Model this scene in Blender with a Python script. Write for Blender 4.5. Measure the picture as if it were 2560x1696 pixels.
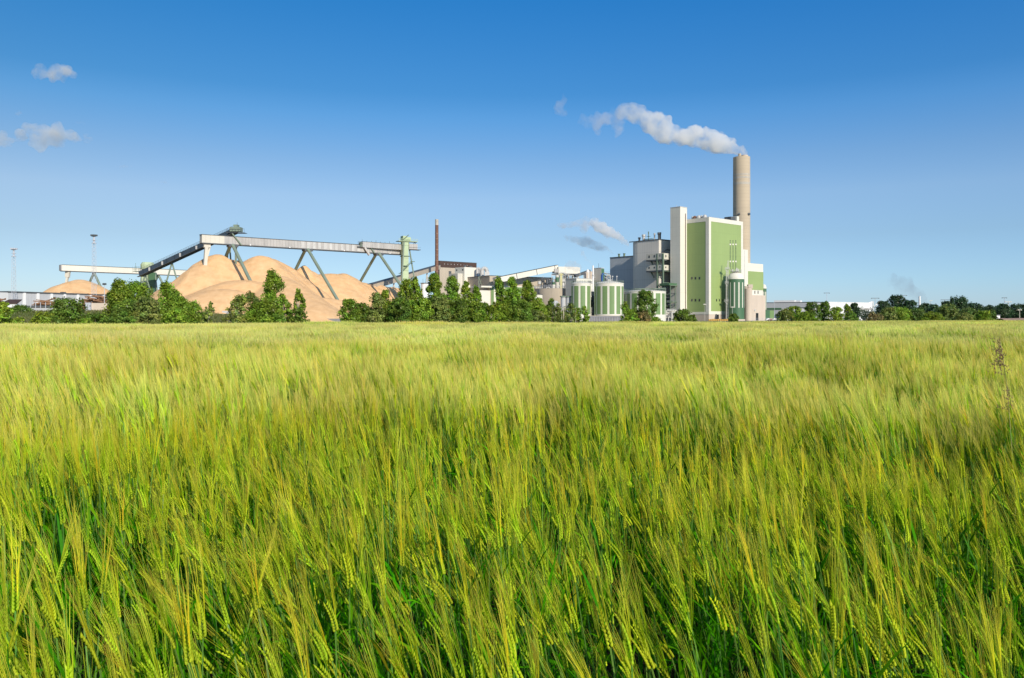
import bpy, math, random
import numpy as np
from mathutils import Vector, Matrix

S = bpy.context.scene
for o in list(bpy.data.objects):
    bpy.data.objects.remove(o)

# ------------------------------------------------------------------ camera, sky, sun, exposure
F = 1991.1          # focal length in photograph pixels
HZ = 797.0          # true horizon row in the photograph
CZ = 1.38            # eye height
cd = bpy.data.cameras.new("camera")
cd.lens = 28.0
cd.sensor_width = 36.0
cd.shift_y = -(848.0 - HZ) / 2560.0
cd.clip_start = 0.05
cd.clip_end = 30000.0
cam = bpy.data.objects.new("camera", cd)
S.collection.objects.link(cam)
cam.location = (0, 0, CZ)
cam.rotation_euler = (math.radians(90), 0, 0)
S.camera = cam

SUN_EL = math.radians(27.0)
SUN_H = (0.50, -0.866)                       # horizontal direction towards the sun
w = bpy.data.worlds.new("World")
S.world = w
w.use_nodes = True
wn, wl = w.node_tree.nodes, w.node_tree.links
for n in list(wn):
    wn.remove(n)
sky = wn.new("ShaderNodeTexSky")
sky.sky_type = 'NISHITA'
sky.sun_disc = False
sky.sun_elevation = SUN_EL
sky.sun_rotation = math.atan2(SUN_H[0], SUN_H[1])
sky.altitude = 0
sky.air_density = 1.0
sky.dust_density = 0.15
sky.ozone_density = 3.0
hs = wn.new("ShaderNodeHueSaturation")
hs.inputs['Hue'].default_value = 0.5
hs.inputs['Saturation'].default_value = 1.0
hs.inputs['Value'].default_value = 1.0
gm = wn.new("ShaderNodeGamma")
gm.inputs[1].default_value = 1.0
bg = wn.new("ShaderNodeBackground")
bg.inputs[1].default_value = 0.15
wo = wn.new("ShaderNodeOutputWorld")
wl.new(sky.outputs[0], hs.inputs['Color'])
wl.new(hs.outputs[0], gm.inputs[0])
# clear, deeply blue evening sky: absorb red towards the zenith, as ozone does, by view elevation only
wtc = wn.new("ShaderNodeTexCoord"); wsx = wn.new("ShaderNodeSeparateXYZ"); wrp = wn.new("ShaderNodeValToRGB")
wmx = wn.new("ShaderNodeMix"); wmx.data_type = 'RGBA'; wmx.blend_type = 'MULTIPLY'; wmx.inputs['Factor'].default_value = 1.0
wl.new(wtc.outputs['Generated'], wsx.inputs[0]); wl.new(wsx.outputs[2], wrp.inputs[0])
TINT = [(0.0, (.41, .515, .80)), (.045, (.44, .545, .74)), (.098, (.485, .535, .63)), (.148, (.57, .60, .665)), (.19, (.475, .58, .675)), (.243, (.305, .56, .73)), (.27, (.21, .51, .71)), (.38, (.105, .51, .80)), (.55, (.85, .90, .88))]
els = wrp.color_ramp.elements
while len(els) < len(TINT): els.new(0.5)
for e, (p_, c_) in zip(els, TINT): e.position = p_; e.color = (*c_, 1)
wl.new(gm.outputs[0], wmx.inputs['A']); wl.new(wrp.outputs[0], wmx.inputs['B'])
wma = wn.new("ShaderNodeCombineXYZ")                      # sky slightly bluer and brighter towards the right hand side
for ci_, k_ in enumerate((0.03, 0.17, 0.27)):
    mm_ = wn.new("ShaderNodeMath"); mm_.operation = 'MULTIPLY_ADD'; mm_.inputs[1].default_value = k_; mm_.inputs[2].default_value = 1.0
    wl.new(wsx.outputs[0], mm_.inputs[0]); wl.new(mm_.outputs[0], wma.inputs[ci_])
wvm = wn.new("ShaderNodeVectorMath"); wvm.operation = 'MULTIPLY'
wl.new(wmx.outputs['Result'], wvm.inputs[0]); wl.new(wma.outputs[0], wvm.inputs[1])
wl.new(wvm.outputs[0], bg.inputs[0])
wl.new(bg.outputs[0], wo.inputs[0])

sd = bpy.data.lights.new("sun", 'SUN')
sd.energy = 4.2
sd.angle = math.radians(0.55)
sd.color = (1.0, 0.90, 0.74)
sun = bpy.data.objects.new("sun", sd)
S.collection.objects.link(sun)
_d = Vector((-SUN_H[0] * math.cos(SUN_EL), -SUN_H[1] * math.cos(SUN_EL), -math.sin(SUN_EL)))
sun.rotation_euler = _d.to_track_quat('-Z', 'Y').to_euler()
sun.location = (100, -100, 200)

S.view_settings.view_transform = 'Standard'
S.view_settings.look = 'None'
S.view_settings.exposure = 0.15
S.view_settings.gamma = 1.0
S.view_settings.use_curve_mapping = False
S.render.engine = 'CYCLES'
S.cycles.max_bounces = 10
S.cycles.diffuse_bounces = 3
S.cycles.glossy_bounces = 2
S.cycles.transmission_bounces = 4
S.cycles.volume_bounces = 8
S.cycles.transparent_max_bounces = 8
S.cycles.use_denoising = True
S.cycles.volume_max_steps = 256

# ------------------------------------------------------------------ helpers
random.seed(7)
RNG = np.random.default_rng(11)

def wx(px, D): return (px - 1280.0) / F * D
def wz(py, D): return CZ + (HZ - py) / F * D
def W(px, py, D): return Vector((wx(px, D), D, wz(py, D)))

def srgb(r, g, b):
    f = lambda c: (c / 12.92 if c <= 0.04045 else ((c + 0.055) / 1.055) ** 2.4)
    return tuple(f(v / 255.0) for v in (r, g, b))

def mat(name, col, rough=0.7, var=0.12, scale=0.3, stretch=(1, 1, 1), seam=None, seam_dark=0.75,
        rib=None, bump=0.0, spec=0.3, metal=0.0, col2=None, hseam=None):
    """procedural paint/metal/concrete: base colour, soft dirt variation, optional panel seams and ribs"""
    m = bpy.data.materials.new(name)
    m.use_nodes = True
    N, L = m.node_tree.nodes, m.node_tree.links
    b = N['Principled BSDF']
    b.inputs['Roughness'].default_value = rough
    b.inputs['Specular IOR Level'].default_value = spec
    b.inputs['Metallic'].default_value = metal
    tc = N.new('ShaderNodeTexCoord')
    mp = N.new('ShaderNodeMapping')
    mp.inputs['Scale'].default_value = stretch
    L.new(tc.outputs['Object'], mp.inputs[0])
    nz = N.new('ShaderNodeTexNoise')
    nz.inputs['Scale'].default_value = scale
    nz.inputs['Detail'].default_value = 6
    nz.inputs['Roughness'].default_value = 0.6
    L.new(mp.outputs[0], nz.inputs[0])
    cr = N.new('ShaderNodeMapRange')
    cr.inputs[1].default_value = 0.25
    cr.inputs[2].default_value = 0.75
    L.new(nz.outputs[0], cr.inputs[0])
    mx = N.new('ShaderNodeMix')
    mx.data_type = 'RGBA'
    dark = col2 if col2 else tuple(c * (1 - 2 * var) for c in col)
    mx.inputs['A'].default_value = (*dark, 1)
    mx.inputs['B'].default_value = (*[min(0.95, c * (1 + (0 if col2 else var))) for c in col], 1)
    L.new(cr.outputs[0], mx.inputs['Factor'])
    out = mx.outputs['Result']
    def seams(axis, per, out):
        sp = N.new('ShaderNodeSeparateXYZ')
        L.new(tc.outputs['Object'], sp.inputs[0])
        if axis == 'XY':
            a = N.new('ShaderNodeMath'); a.operation = 'ADD'
            L.new(sp.outputs[0], a.inputs[0]); L.new(sp.outputs[1], a.inputs[1])
            v = a.outputs[0]
        else:
            v = sp.outputs[axis]
        a = N.new('ShaderNodeMath'); a.operation = 'DIVIDE'; a.inputs[1].default_value = per
        L.new(v, a.inputs[0])
        fr = N.new('ShaderNodeMath'); fr.operation = 'FRACT'
        L.new(a.outputs[0], fr.inputs[0])
        lt = N.new('ShaderNodeMath'); lt.operation = 'LESS_THAN'; lt.inputs[1].default_value = min(0.5, 0.22 / per + 0.01)
        L.new(fr.outputs[0], lt.inputs[0])
        m2 = N.new('ShaderNodeMix'); m2.data_type = 'RGBA'; m2.blend_type = 'MULTIPLY'
        m2.inputs['B'].default_value = (seam_dark,) * 3 + (1,)
        L.new(lt.outputs[0], m2.inputs['Factor']); L.new(out, m2.inputs['A'])
        return m2.outputs['Result']
    if seam: out = seams('XY', seam, out)
    if hseam: out = seams(2, hseam, out)
    L.new(out, b.inputs['Base Color'])
    if rib or bump:
        bp = N.new('ShaderNodeBump')
        bp.inputs['Distance'].default_value = 0.15
        if rib:
            wv = N.new('ShaderNodeTexWave')
            wv.wave_type = 'BANDS'; wv.bands_direction = 'DIAGONAL'
            mp2 = N.new('ShaderNodeMapping'); mp2.inputs['Scale'].default_value = (1, 1, 0)
            L.new(tc.outputs['Object'], mp2.inputs[0]); L.new(mp2.outputs[0], wv.inputs[0])
            wv.inputs['Scale'].default_value = rib
            L.new(wv.outputs[1], bp.inputs['Height'])
            bp.inputs['Strength'].default_value = 0.5
        else:
            nb = N.new('ShaderNodeTexNoise'); nb.inputs['Scale'].default_value = scale * 8; nb.inputs['Detail'].default_value = 5
            L.new(tc.outputs['Object'], nb.inputs[0]); L.new(nb.outputs[0], bp.inputs['Height'])
            bp.inputs['Strength'].default_value = bump
            bp.inputs['Distance'].default_value = 0.5
        L.new(bp.outputs[0], b.inputs['Normal'])
    return m

def leafmat(name, trans=0.3, gloss=0.06, hv=0.02, vv=0.25):
    """vegetation: vertex colour (each leaf's own pigment) with thin-leaf translucency"""
    m = bpy.data.materials.new(name)
    m.use_nodes = True
    N, L = m.node_tree.nodes, m.node_tree.links
    for n in list(N): N.remove(n)
    at = N.new('ShaderNodeAttribute'); at.attribute_name = 'Col'
    oi = N.new('ShaderNodeObjectInfo')
    mr = N.new('ShaderNodeMapRange'); mr.inputs[3].default_value = 1 - vv; mr.inputs[4].default_value = 1 + vv
    L.new(oi.outputs['Random'], mr.inputs[0])
    mh = N.new('ShaderNodeMapRange'); mh.inputs[3].default_value = 0.5 + hv; mh.inputs[4].default_value = 0.5 - hv
    wv = N.new('ShaderNodeMath'); wv.operation = 'MULTIPLY'; wv.inputs[1].default_value = 7.31
    fr = N.new('ShaderNodeMath'); fr.operation = 'FRACT'
    L.new(oi.outputs['Random'], wv.inputs[0]); L.new(wv.outputs[0], fr.inputs[0]); L.new(fr.outputs[0], mh.inputs[0])
    h = N.new('ShaderNodeHueSaturation')
    L.new(mh.outputs[0], h.inputs['Hue']); L.new(mr.outputs[0], h.inputs['Value'])
    L.new(at.outputs['Color'], h.inputs['Color'])
    df = N.new('ShaderNodeBsdfDiffuse'); tr = N.new('ShaderNodeBsdfTranslucent')
    gl = N.new('ShaderNodeBsdfGlossy'); gl.inputs['Roughness'].default_value = 0.35
    L.new(h.outputs[0], df.inputs[0]); L.new(h.outputs[0], tr.inputs[0])
    m1 = N.new('ShaderNodeMixShader'); m1.inputs[0].default_value = trans
    m2 = N.new('ShaderNodeMixShader'); m2.inputs[0].default_value = gloss
    L.new(df.outputs[0], m1.inputs[1]); L.new(tr.outputs[0], m1.inputs[2])
    L.new(m1.outputs[0], m2.inputs[1]); L.new(gl.outputs[0], m2.inputs[2])
    o = N.new('ShaderNodeOutputMaterial'); L.new(m2.outputs[0], o.inputs[0])
    return m

class MB:
    """collects simple shapes into ONE mesh (local coordinates)"""
    def __init__(s): s.v, s.f = [], []
    def add(s, vs, fs):
        k = len(s.v); s.v += [tuple(p) for p in vs]; s.f += [tuple(i + k for i in f) for f in fs]; return s
    def box(s, x0, x1, y0, y1, z0, z1):
        return s.add([(x0, y0, z0), (x1, y0, z0), (x1, y1, z0), (x0, y1, z0), (x0, y0, z1), (x1, y0, z1), (x1, y1, z1), (x0, y1, z1)],
              [(0, 3, 2, 1), (4, 5, 6, 7), (0, 1, 5, 4), (1, 2, 6, 5), (2, 3, 7, 6), (3, 0, 4, 7)])
    def beam(s, a, b, wd, ht=None, up=(0, 0, 1)):
        a, b = Vector(a), Vector(b); ht = ht or wd
        d = (b - a).normalized(); u = Vector(up)
        if abs(d.dot(u)) > 0.98: u = Vector((0, 1, 0))
        r = d.cross(u).normalized(); n = r.cross(d).normalized()
        vs = []
        for p in (a, b):
            for i, j in ((-1, -1), (1, -1), (1, 1), (-1, 1)):
                vs.append(p + r * (i * wd / 2) + n * (j * ht / 2))
        return s.add(vs, [(3, 2, 1, 0), (4, 5, 6, 7), (0, 1, 5, 4), (1, 2, 6, 5), (2, 3, 7, 6), (3, 0, 4, 7)])
    def tube(s, a, b, r0, r1=None, n=10):
        a, b = Vector(a), Vector(b); r1 = r0 if r1 is None else r1
        d = (b - a).normalized(); u = Vector((0, 0, 1)) if abs(d.z) < 0.95 else Vector((1, 0, 0))
        p = d.cross(u).normalized(); q = d.cross(p).normalized()
        vs = [a + (p * math.cos(t) + q * math.sin(t)) * r0 for t in [2 * math.pi * i / n for i in range(n)]]
        vs += [b + (p * math.cos(t) + q * math.sin(t)) * r1 for t in [2 * math.pi * i / n for i in range(n)]]
        fs = [(i, (i + 1) % n, n + (i + 1) % n, n + i) for i in range(n)]
        fs += [tuple(range(n))[::-1], tuple(range(n, 2 * n))]
        return s.add(vs, fs)
    def path(s, pts, r, n=8):
        for a, b in zip(pts[:-1], pts[1:]): s.tube(a, b, r, r, n)
        return s
    def lathe(s, prof, n=48, c=(0, 0), a0=0.0, a1=2 * math.pi):
        """profile of (radius, z); closed rings when a full turn"""
        full = abs(a1 - a0 - 2 * math.pi) < 1e-6
        m = n if full else n + 1
        vs, fs = [], []
        for r, z in prof:
            for i in range(m):
                t = a0 + (a1 - a0) * i / n
                vs.append((c[0] + r * math.cos(t), c[1] + r * math.sin(t), z))
        for k in range(len(prof) - 1):
            for i in range(n if full else n):
                j = (i + 1) % m if full else i + 1
                fs.append((k * m + i, k * m + j, (k + 1) * m + j, (k + 1) * m + i))
        return s.add(vs, fs)
    def prism(s, poly, z0, z1):
        n = len(poly)
        vs = [(x, y, z0) for x, y in poly] + [(x, y, z1) for x, y in poly]
        return s.add(vs, [tuple(range(n))[::-1], tuple(range(n, 2 * n))] + [(i, (i + 1) % n, n + (i + 1) % n, n + i) for i in range(n)])

def mesh_obj(name, mb, m, parent=None, smooth=False, world=False):
    me = bpy.data.meshes.new(name)
    vs = mb.v
    if world and parent is not None:
        inv = Matrix.LocRotScale(parent.location, parent.rotation_euler, None).inverted()
        vs = [tuple(inv @ Vector(p)) for p in vs]
    me.from_pydata(vs, [], mb.f)
    me.update()
    if m: me.materials.append(m)
    if smooth:
        me.polygons.foreach_set('use_smooth', [True] * len(me.polygons))
        try: me.set_sharp_from_angle(angle=math.radians(40))
        except Exception: pass
    o = bpy.data.objects.new(name, me)
    S.collection.objects.link(o)
    if parent is not None: o.parent = parent
    return o

def tag(o, label=None, cat=None, group=None, kind=None):
    if label: o['label'] = label
    if cat: o['category'] = cat
    if group: o['group'] = group
    if kind: o['kind'] = kind
    return o

def thing(name, label, cat, loc=(0, 0, 0), rz=0.0, group=None):
    o = bpy.data.objects.new(name, None)
    S.collection.objects.link(o)
    o.empty_display_size = 0.5
    o.location = loc; o.rotation_euler = (0, 0, rz)
    return tag(o, label, cat, group)

def part(name, mb, m, parent, smooth=False, world=False, label=None):
    o = mesh_obj(name, mb, m, parent, smooth, world)
    if label: o['label'] = label
    return o

def npmesh(name, V, Q, m, col=None, parent=None, tris=False, link=True):
    me = bpy.data.meshes.new(name)
    n, k = len(Q), Q.shape[1]
    me.vertices.add(len(V)); me.vertices.foreach_set('co', V.astype(np.float32).ravel())
    me.loops.add(n * k); me.loops.foreach_set('vertex_index', Q.astype(np.int32).ravel())
    me.polygons.add(n)
    me.polygons.foreach_set('loop_start', np.arange(0, n * k, k, dtype=np.int32))
    me.polygons.foreach_set('loop_total', np.full(n, k, dtype=np.int32))
    if col is not None:
        a = me.color_attributes.new('Col', 'FLOAT_COLOR', 'POINT')
        c4 = np.ones((len(V), 4), np.float32); c4[:, :3] = np.clip(col, 0, 0.95)
        a.data.foreach_set('color', c4.ravel())
    me.update(); me.validate()
    if m: me.materials.append(m)
    o = bpy.data.objects.new(name, me)
    if link: S.collection.objects.link(o)
    if parent is not None: o.parent = parent
    return o

_perm = np.random.default_rng(5).random((256, 256))
def vnoise(x, y, s):
    """smooth value noise 0..1, feature size s"""
    x = np.asarray(x) / s + 100.0; y = np.asarray(y) / s + 100.0
    xi, yi = np.floor(x).astype(int), np.floor(y).astype(int)
    fx, fy = x - xi, y - yi
    fx = fx * fx * (3 - 2 * fx); fy = fy * fy * (3 - 2 * fy)
    g = lambda a, b: _perm[a % 256, b % 256]
    return (g(xi, yi) * (1 - fx) + g(xi + 1, yi) * fx) * (1 - fy) + (g(xi, yi + 1) * (1 - fx) + g(xi + 1, yi + 1) * fx) * fy
def fbm(x, y, s, o=4):
    t, a, n = 0, 1.0, 0
    for i in range(o):
        t = t + a * vnoise(np.asarray(x) + 17.3 * i, np.asarray(y) - 9.1 * i, s / 2 ** i); n += a; a *= 0.5
    return t / n

# field edge line: left (px 0, 62 m) to right (px 2560, 170 m)
def edge_y(x): return 91.0 + 0.725 * x
# ------------------------------------------------------------------ materials
M = {}
M['ground'] = mat('yard_gravel', (0.20, 0.18, 0.13), 0.95, 0.25, 0.05, bump=0.3, col2=(0.13, 0.15, 0.06))
M['soil'] = mat('soil', (0.075, 0.055, 0.036), 0.95, 0.3, 2.0, bump=0.6)
M['bank'] = mat('bank_grass', (0.16, 0.17, 0.05), 0.95, 0.2, 0.3, bump=0.5, col2=(0.10, 0.13, 0.03))
M['chips'] = mat('wood_chips', (0.90, 0.59, 0.32), 0.95, 0.04, 0.30, bump=1.0, col2=(0.74, 0.44, 0.21))
M['white'] = mat('white_cladding', (0.74, 0.71, 0.62), 0.6, 0.04, 0.08, seam=3.0, seam_dark=0.93, hseam=6.0)
M['offwhite'] = mat('offwhite_cladding', (0.62, 0.59, 0.51), 0.6, 0.06, 0.1, stretch=(1, 1, .3), seam=2.2, seam_dark=0.88)
M['green'] = mat('light_green_cladding', (0.31, 0.41, 0.15), 0.45, 0.05, 0.05, seam=2.4, seam_dark=0.94, hseam=7.0, spec=0.5)
M['dgreen'] = mat('dark_green_paint', (0.075, 0.165, 0.085), 0.4, 0.06, 0.1, spec=0.5)
M['tgreen'] = mat('tank_green_paint', (0.185, 0.29, 0.115), 0.4, 0.06, 0.1, seam=2.0, seam_dark=0.93, hseam=5, spec=0.5)
M['pgreen'] = mat('pale_green_paint', (0.46, 0.56, 0.36), 0.6, 0.08, 0.2, hseam=7.0, seam_dark=0.7)
M['sgreen'] = mat('steel_green_paint', (0.15, 0.21, 0.15), 0.6, 0.08, 0.2)
M['pl_green'] = mat('faded_green_steel', (0.22, 0.28, 0.22), 0.6, 0.1, 0.2)
M['grey'] = mat('grey_ribbed_cladding', (0.70, 0.66, 0.60), 0.6, 0.08, 0.05, stretch=(1, 1, .15), seam=1.5, seam_dark=0.86, hseam=9.0)
M['dgrey'] = mat('blue_grey_ribbed_cladding', (0.48, 0.51, 0.54), 0.6, 0.06, 0.08, stretch=(1, 1, .2), seam=1.4, seam_dark=0.85, hseam=9.0)
M['galv'] = mat('weathered_galvanised_cladding', (0.46, 0.445, 0.43), 0.55, 0.16, 0.25, stretch=(1, 1, .25), seam=1.6, seam_dark=0.8)
M['gal_roof'] = mat('dark_roofing', (0.05, 0.055, 0.065), 0.7, 0.1, 0.3)
M['belt'] = mat('dark_blue_conveyor_cladding', (0.055, 0.08, 0.11), 0.6, 0.15, 0.3, seam=3.0, seam_dark=0.7)
M['conc'] = mat('chimney_concrete', (0.53, 0.44, 0.325), 0.85, 0.06, 0.10, stretch=(.25, .25, 1), bump=0.1, hseam=2.4, seam_dark=0.90)
M['conc2'] = mat('pale_concrete', (0.60, 0.505, 0.42), 0.85, 0.06, 0.2, stretch=(1, 1, .3))
M['band'] = mat('pale_chimney_band', (0.50, 0.46, 0.40), 0.8, 0.12, 0.6)
M['beige'] = mat('beige_render', (0.50, 0.43, 0.34), 0.85, 0.08, 0.15, stretch=(1, 1, .4), seam=5.0, seam_dark=0.92)
M['brown'] = mat('brown_cladding', (0.085, 0.052, 0.042), 0.7, 0.12, 0.2, seam=2.0, seam_dark=0.75)
M['rust'] = mat('red_brown_chimney', (0.20, 0.105, 0.075), 0.7, 0.10, 0.2, hseam=3.2, seam_dark=0.85)
M['ring'] = mat('faded_ring_paint', (0.33, 0.22, 0.17), 0.7, 0.1, 0.4)
M['glass'] = mat('dark_window', (0.03, 0.035, 0.04), 0.15, 0.1, 1.0, spec=0.8)
M['red'] = mat('dark_red_glazing', (0.16, 0.05, 0.035), 0.4, 0.1, 1.0)
M['steel'] = mat('pale_steel', (0.55, 0.54, 0.52), 0.45, 0.1, 0.4, spec=0.6)
M['steeld'] = mat('dark_steel', (0.10, 0.11, 0.12), 0.6, 0.1, 0.4)
M['mast'] = mat('hazed_galvanised_mast', (0.52, 0.54, 0.60), 0.6, 0.1, 0.4)  # galvanised grey, with the pale blue of distance haze painted into the colour
M['cwall'] = mat('grey_concrete', (0.27, 0.265, 0.27), 0.9, 0.12, 0.3, seam=4.0, seam_dark=0.85)
M['hall'] = mat('hall_sheet', (0.50, 0.51, 0.53), 0.6, 0.06, 0.1, seam=1.3, seam_dark=0.93)
M['hallw'] = mat('white_pilaster', (0.80, 0.80, 0.80), 0.6, 0.03, 0.1)
M['yel'] = mat('yellow_timber', (0.60, 0.36, 0.10), 0.8, 0.2, 0.6)
M['blue'] = mat('blue_pipe_paint', (0.03, 0.10, 0.30), 0.5, 0.1, 0.4)
M['bark'] = mat('bark', (0.20, 0.17, 0.12), 0.9, 0.25, 2.0)
M['pbark'] = mat('pale_bark', (0.50, 0.46, 0.36), 0.9, 0.2, 3.0)
M['log'] = mat('log_bark', (0.40, 0.24, 0.14), 0.9, 0.3, 0.8, col2=(0.16, 0.07, 0.04))
M['rubble'] = mat('pink_rubble', (0.42, 0.28, 0.21), 0.95, 0.15, 0.4, bump=0.5)
M['leaf'] = leafmat('tree_leaf', 0.38, 0.015, 0.01, 0.12)
M['barley'] = leafmat('barley', 0.42, 0.006, 0.02, 0.22)
M['grass'] = leafmat('verge_grass', 0.35, 0.03, 0.02, 0.1)

# ------------------------------------------------------------------ ground
g = MB().add([(-12000, -300, 0), (12000, -300, 0), (12000, 14000, 0), (-12000, 14000, 0)], [(0, 1, 2, 3)])
tag(mesh_obj('ground', g, M['ground']), kind='structure')
fs = MB().add([(-125, -20, .004), (400, -20, .004), (400, edge_y(400), .004), (-125, edge_y(-125), .004)], [(0, 1, 2, 3)])
tag(mesh_obj('soil', fs, M['soil']), kind='structure')

# low grassy bank carrying the log yard at the left
nx, ny = 60, 50
xs = np.linspace(-260, -52, nx); ys = np.linspace(112, 262, ny)
X, Y = np.meshgrid(xs, ys)
def bank_h(x, y):
    x = np.asarray(x, float); y = np.asarray(y, float)
    a = np.clip((y - 122) / 50, 0, 1); a = a * a * (3 - 2 * a)
    b = np.clip((-56 - x) / 22, 0, 1); b = b * b * (3 - 2 * b)
    c = np.clip((258 - y) / 20, 0, 1)
    return 2.75 * a * b * c + (fbm(x, y, 14, 3) - 0.5) * 0.5 * a * b * c - 0.05 * (1 - a * b * c)
V = np.stack([X.ravel(), Y.ravel(), bank_h(X, Y).ravel()], 1)
i = np.arange((ny - 1) * (nx - 1)); r, c = i // (nx - 1), i % (nx - 1)
Q = np.stack([r * nx + c, r * nx + c + 1, (r + 1) * nx + c + 1, (r + 1) * nx + c], 1)
o = npmesh('grass_bank', V, Q, M['bank']); tag(o, kind='structure')

# ------------------------------------------------------------------ main power plant (rotated grid)
RZ = math.atan2(0.654, 0.756)
U = Vector((0.7563, 0.6542, 0)); VV = Vector((-0.6542, 0.7563, 0))
def along(P, d, px):
    k = (px - 1280) / F
    return (k * P[1] - P[0]) / (d[0] - k * d[1])
def corner(px, D): return Vector((wx(px, D), D, 0))

# green boiler house
P = corner(1772, 500); L = along(P, U, 1856.5); H = wz(543, 500); Wd = 29.0
bh = thing('boiler_house', 'tallest green clad boiler house with white edge frames, in front of the big chimney', 'building', P, RZ)
part('wall', MB().box(0.05, L, 0.05, Wd, 0, H - .3), M['white'], bh)
f_ = MB()   # white frame trim standing proud
f_.box(-.25, 2.0, -.25, 0.0, 4.0, H); f_.box(L - 2.1, L + .1, -.25, 0.0, 4.0, H)
f_.box(2.0, L - 2.1, -.25, 0.0, H - 2.6, H); f_.box(2.0, L - 2.1, -.25, 0.0, 4.0, 6.0)
f_.box(-.25, 0.0, 0.0, 2.2, 4.0, H); f_.box(-.25, 0.0, 2.2, Wd, H - 2.6, H); f_.box(-.25, 0.0, 2.2, Wd, 4.0, 5.6)
part('trim', f_, M['white'], bh)
part('cladding_panel', MB().box(2.0, L - 2.1, -.12, 0.0, 6.0, H - 2.6), M['green'], bh)
part('cladding_panel', MB().box(-.12, 0.0, 2.2, Wd, 5.6, H - 2.6), M['green'], bh)
part('plinth', MB().box(-.1, L, -.1, 0, 0, 4.0).box(-.1, 0, 0, Wd, 0, 4.0), M['conc2'], bh)
part('roof', MB().box(.1, L - .1, .1, Wd - .1, H - .3, H - .1), M['gal_roof'], bh)
part('door', MB().box(7.6, 10.6, -.16, -.1, 0.0, wz(782, 505)), M['glass'], bh)
def px_t(px): return along(P, U, px)
def py_t(px): return along(P, VV, px)
for px in (1791, 1798, 1805):
    t = px_t(px); z = wz(751, 500 + t * .654)
    part('window', MB().box(t - .45, t + .45, -.18, -.12, z - .8, z + .8), M['glass'], bh)
for py in (696, 751):
    for px in (1730, 1739, 1749):
        t = py_t(px); z = wz(py, 500 + t * .756)
        part('window', MB().box(-.18, -.12, t - .6, t + .6, z - .8, z + .8), M['glass'], bh)
for px in (1825, 1832, 1839):
    t = px_t(px); D = 500 + t * .654
    z0, z1 = wz(672, D), wz(600, D); n = 22
    for i in range(n):
        za = z0 + (z1 - z0) * i / n
        if i not in (5, 18): part('window', MB().box(t - .38, t + .38, -.19, -.12, za, za + (z1 - z0) / n * .62), M['glass'], bh)
    for i in (5, 18):
        za = z0 + (z1 - z0) * i / n
        part('vent_hood', MB().box(t - .7, t + .7, -.3, -.12, za - .1, za + .9), M['white'], bh)
for px, r, m, dn in ((1731, 1.3, 'rust', 0), (1741, 1.6, 'steel', 1), (1756, 1.4, 'steel', 1), (1725, .7, 'steel', 0), (1748, .6, 'steel', 0)):
    t = py_t(px) + 1; mb = MB().lathe([(0.01, H - .1), (r, H - .1), (r, H + 1.3), (r * .75, H + 2.0), (r * .3, H + 2.4), (0.01, H + 2.45)], 14, (4.0, t))
    part('roof_vent', mb, M[m], bh, True)
part('roof_cabin', MB().box(L - 9, L - 3.8, 3, 8, H - .1, H + 3.0), M['steeld'], bh)
part('roof_cabin', MB().box(L - 3.6, L - 1.0, 2, 6, H - .1, H + 3.6), M['white'], bh)
part('parapet_rail', MB().path([(1, 3, H + 1), (L - 10, 3, H + 1)], .05, 5).path([(3, 1, H + 1), (3, Wd, H + 1)], .05, 5), M['steel'], bh)
part('wall_stair', MB().beam((5.6, -.6, .2), (7.0, -.6, 4.2), .9, .3), M['steeld'], bh)

# white stair tower
C = P + VV * py_t(1717.5); C = C - U * 7.1
HT = wz(517.5, C.y)
st = thing('stair_tower', 'tall slim white stair tower joined to the left side of the green boiler house', 'tower', C, RZ)
part('wall', MB().box(0, 7.1, 0, 7.8, 0, HT), M['white'], st)
part('cap', MB().box(-.12, 7.1, -.12, 7.9, HT, HT + .35), M['steel'], st)
n = 56; z0, z1 = wz(775, 507), wz(533, 507)
for i in range(n):
    za = z0 + (z1 - z0) * i / n; part('window', MB().box(5.15, 5.75, -.12, 0.0, za, za + (z1 - z0) / n * .6), M['red'], st)
part('window_frame', MB().box(5.05, 5.85, -.05, 0.0, z0 - .5, z1 + .3), M['steeld'], st)
part('antenna', MB().tube((1.5, 4, HT + .3), (1.5, 4, HT + 1.8), .08), M['steel'], st)

# low annexes at the foot
P2 = corner(1745, 493)
an = thing('annexe', 'low white and grey annexe at the foot of the green boiler house', 'building', P2, RZ)
part('wall', MB().box(-13, -0.5, 6, 12, 0, wz(779, 493)), M['offwhite'], an)
part('roof', MB().box(-13.2, -.3, 5.8, 12.1, wz(779, 493), wz(779, 493) + .3), M['steeld'], an)
part('door', MB().box(-3, -1.6, 5.9, 5.99, 0, 2.4), M['glass'], an)

# grey process building left of the stair tower
P3 = corner(1647, 520); H3 = wz(600, 520); L3 = along(P3, VV, 1573.5)
gb = thing('process_building', 'big grey ribbed metal building with two white bridges, left of the white stair tower', 'building', P3, RZ)
part('wall', MB().prism([(0, 0), (28, 0), (28, L3), (6, L3), (3.2, L3 - .6), (1.2, L3 - 2.2), (.3, L3 - 4.4), (0, L3 - 7)], 0, H3), M['grey'], gb)
part('roof_edge', MB().box(-.3, 28, -.3, .1, H3, H3 + .6).box(-.3, .1, .1, L3, H3, H3 + .6), M['steeld'], gb)
for px, r, h, m in ((1591, .9, 3.2, 'steeld'), (1602, 1.3, 4.8, 'steel'), (1614, .35, 6.5, 'sgreen'), (1629, .6, 5.0, 'steel'), (1640, 1.0, 5.2, 'steeld'), (1644, .5, 5.2, 'steeld')):
    t = along(P3, VV, px)
    part('roof_stack', MB().lathe([(r * .7, H3), (r * .7, H3 + h * .7), (r, H3 + h * .75), (r, H3 + h), (.02, H3 + h)], 12, (3, t)), M[m], gb, True)
t = along(P3, VV, 1614)
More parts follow.
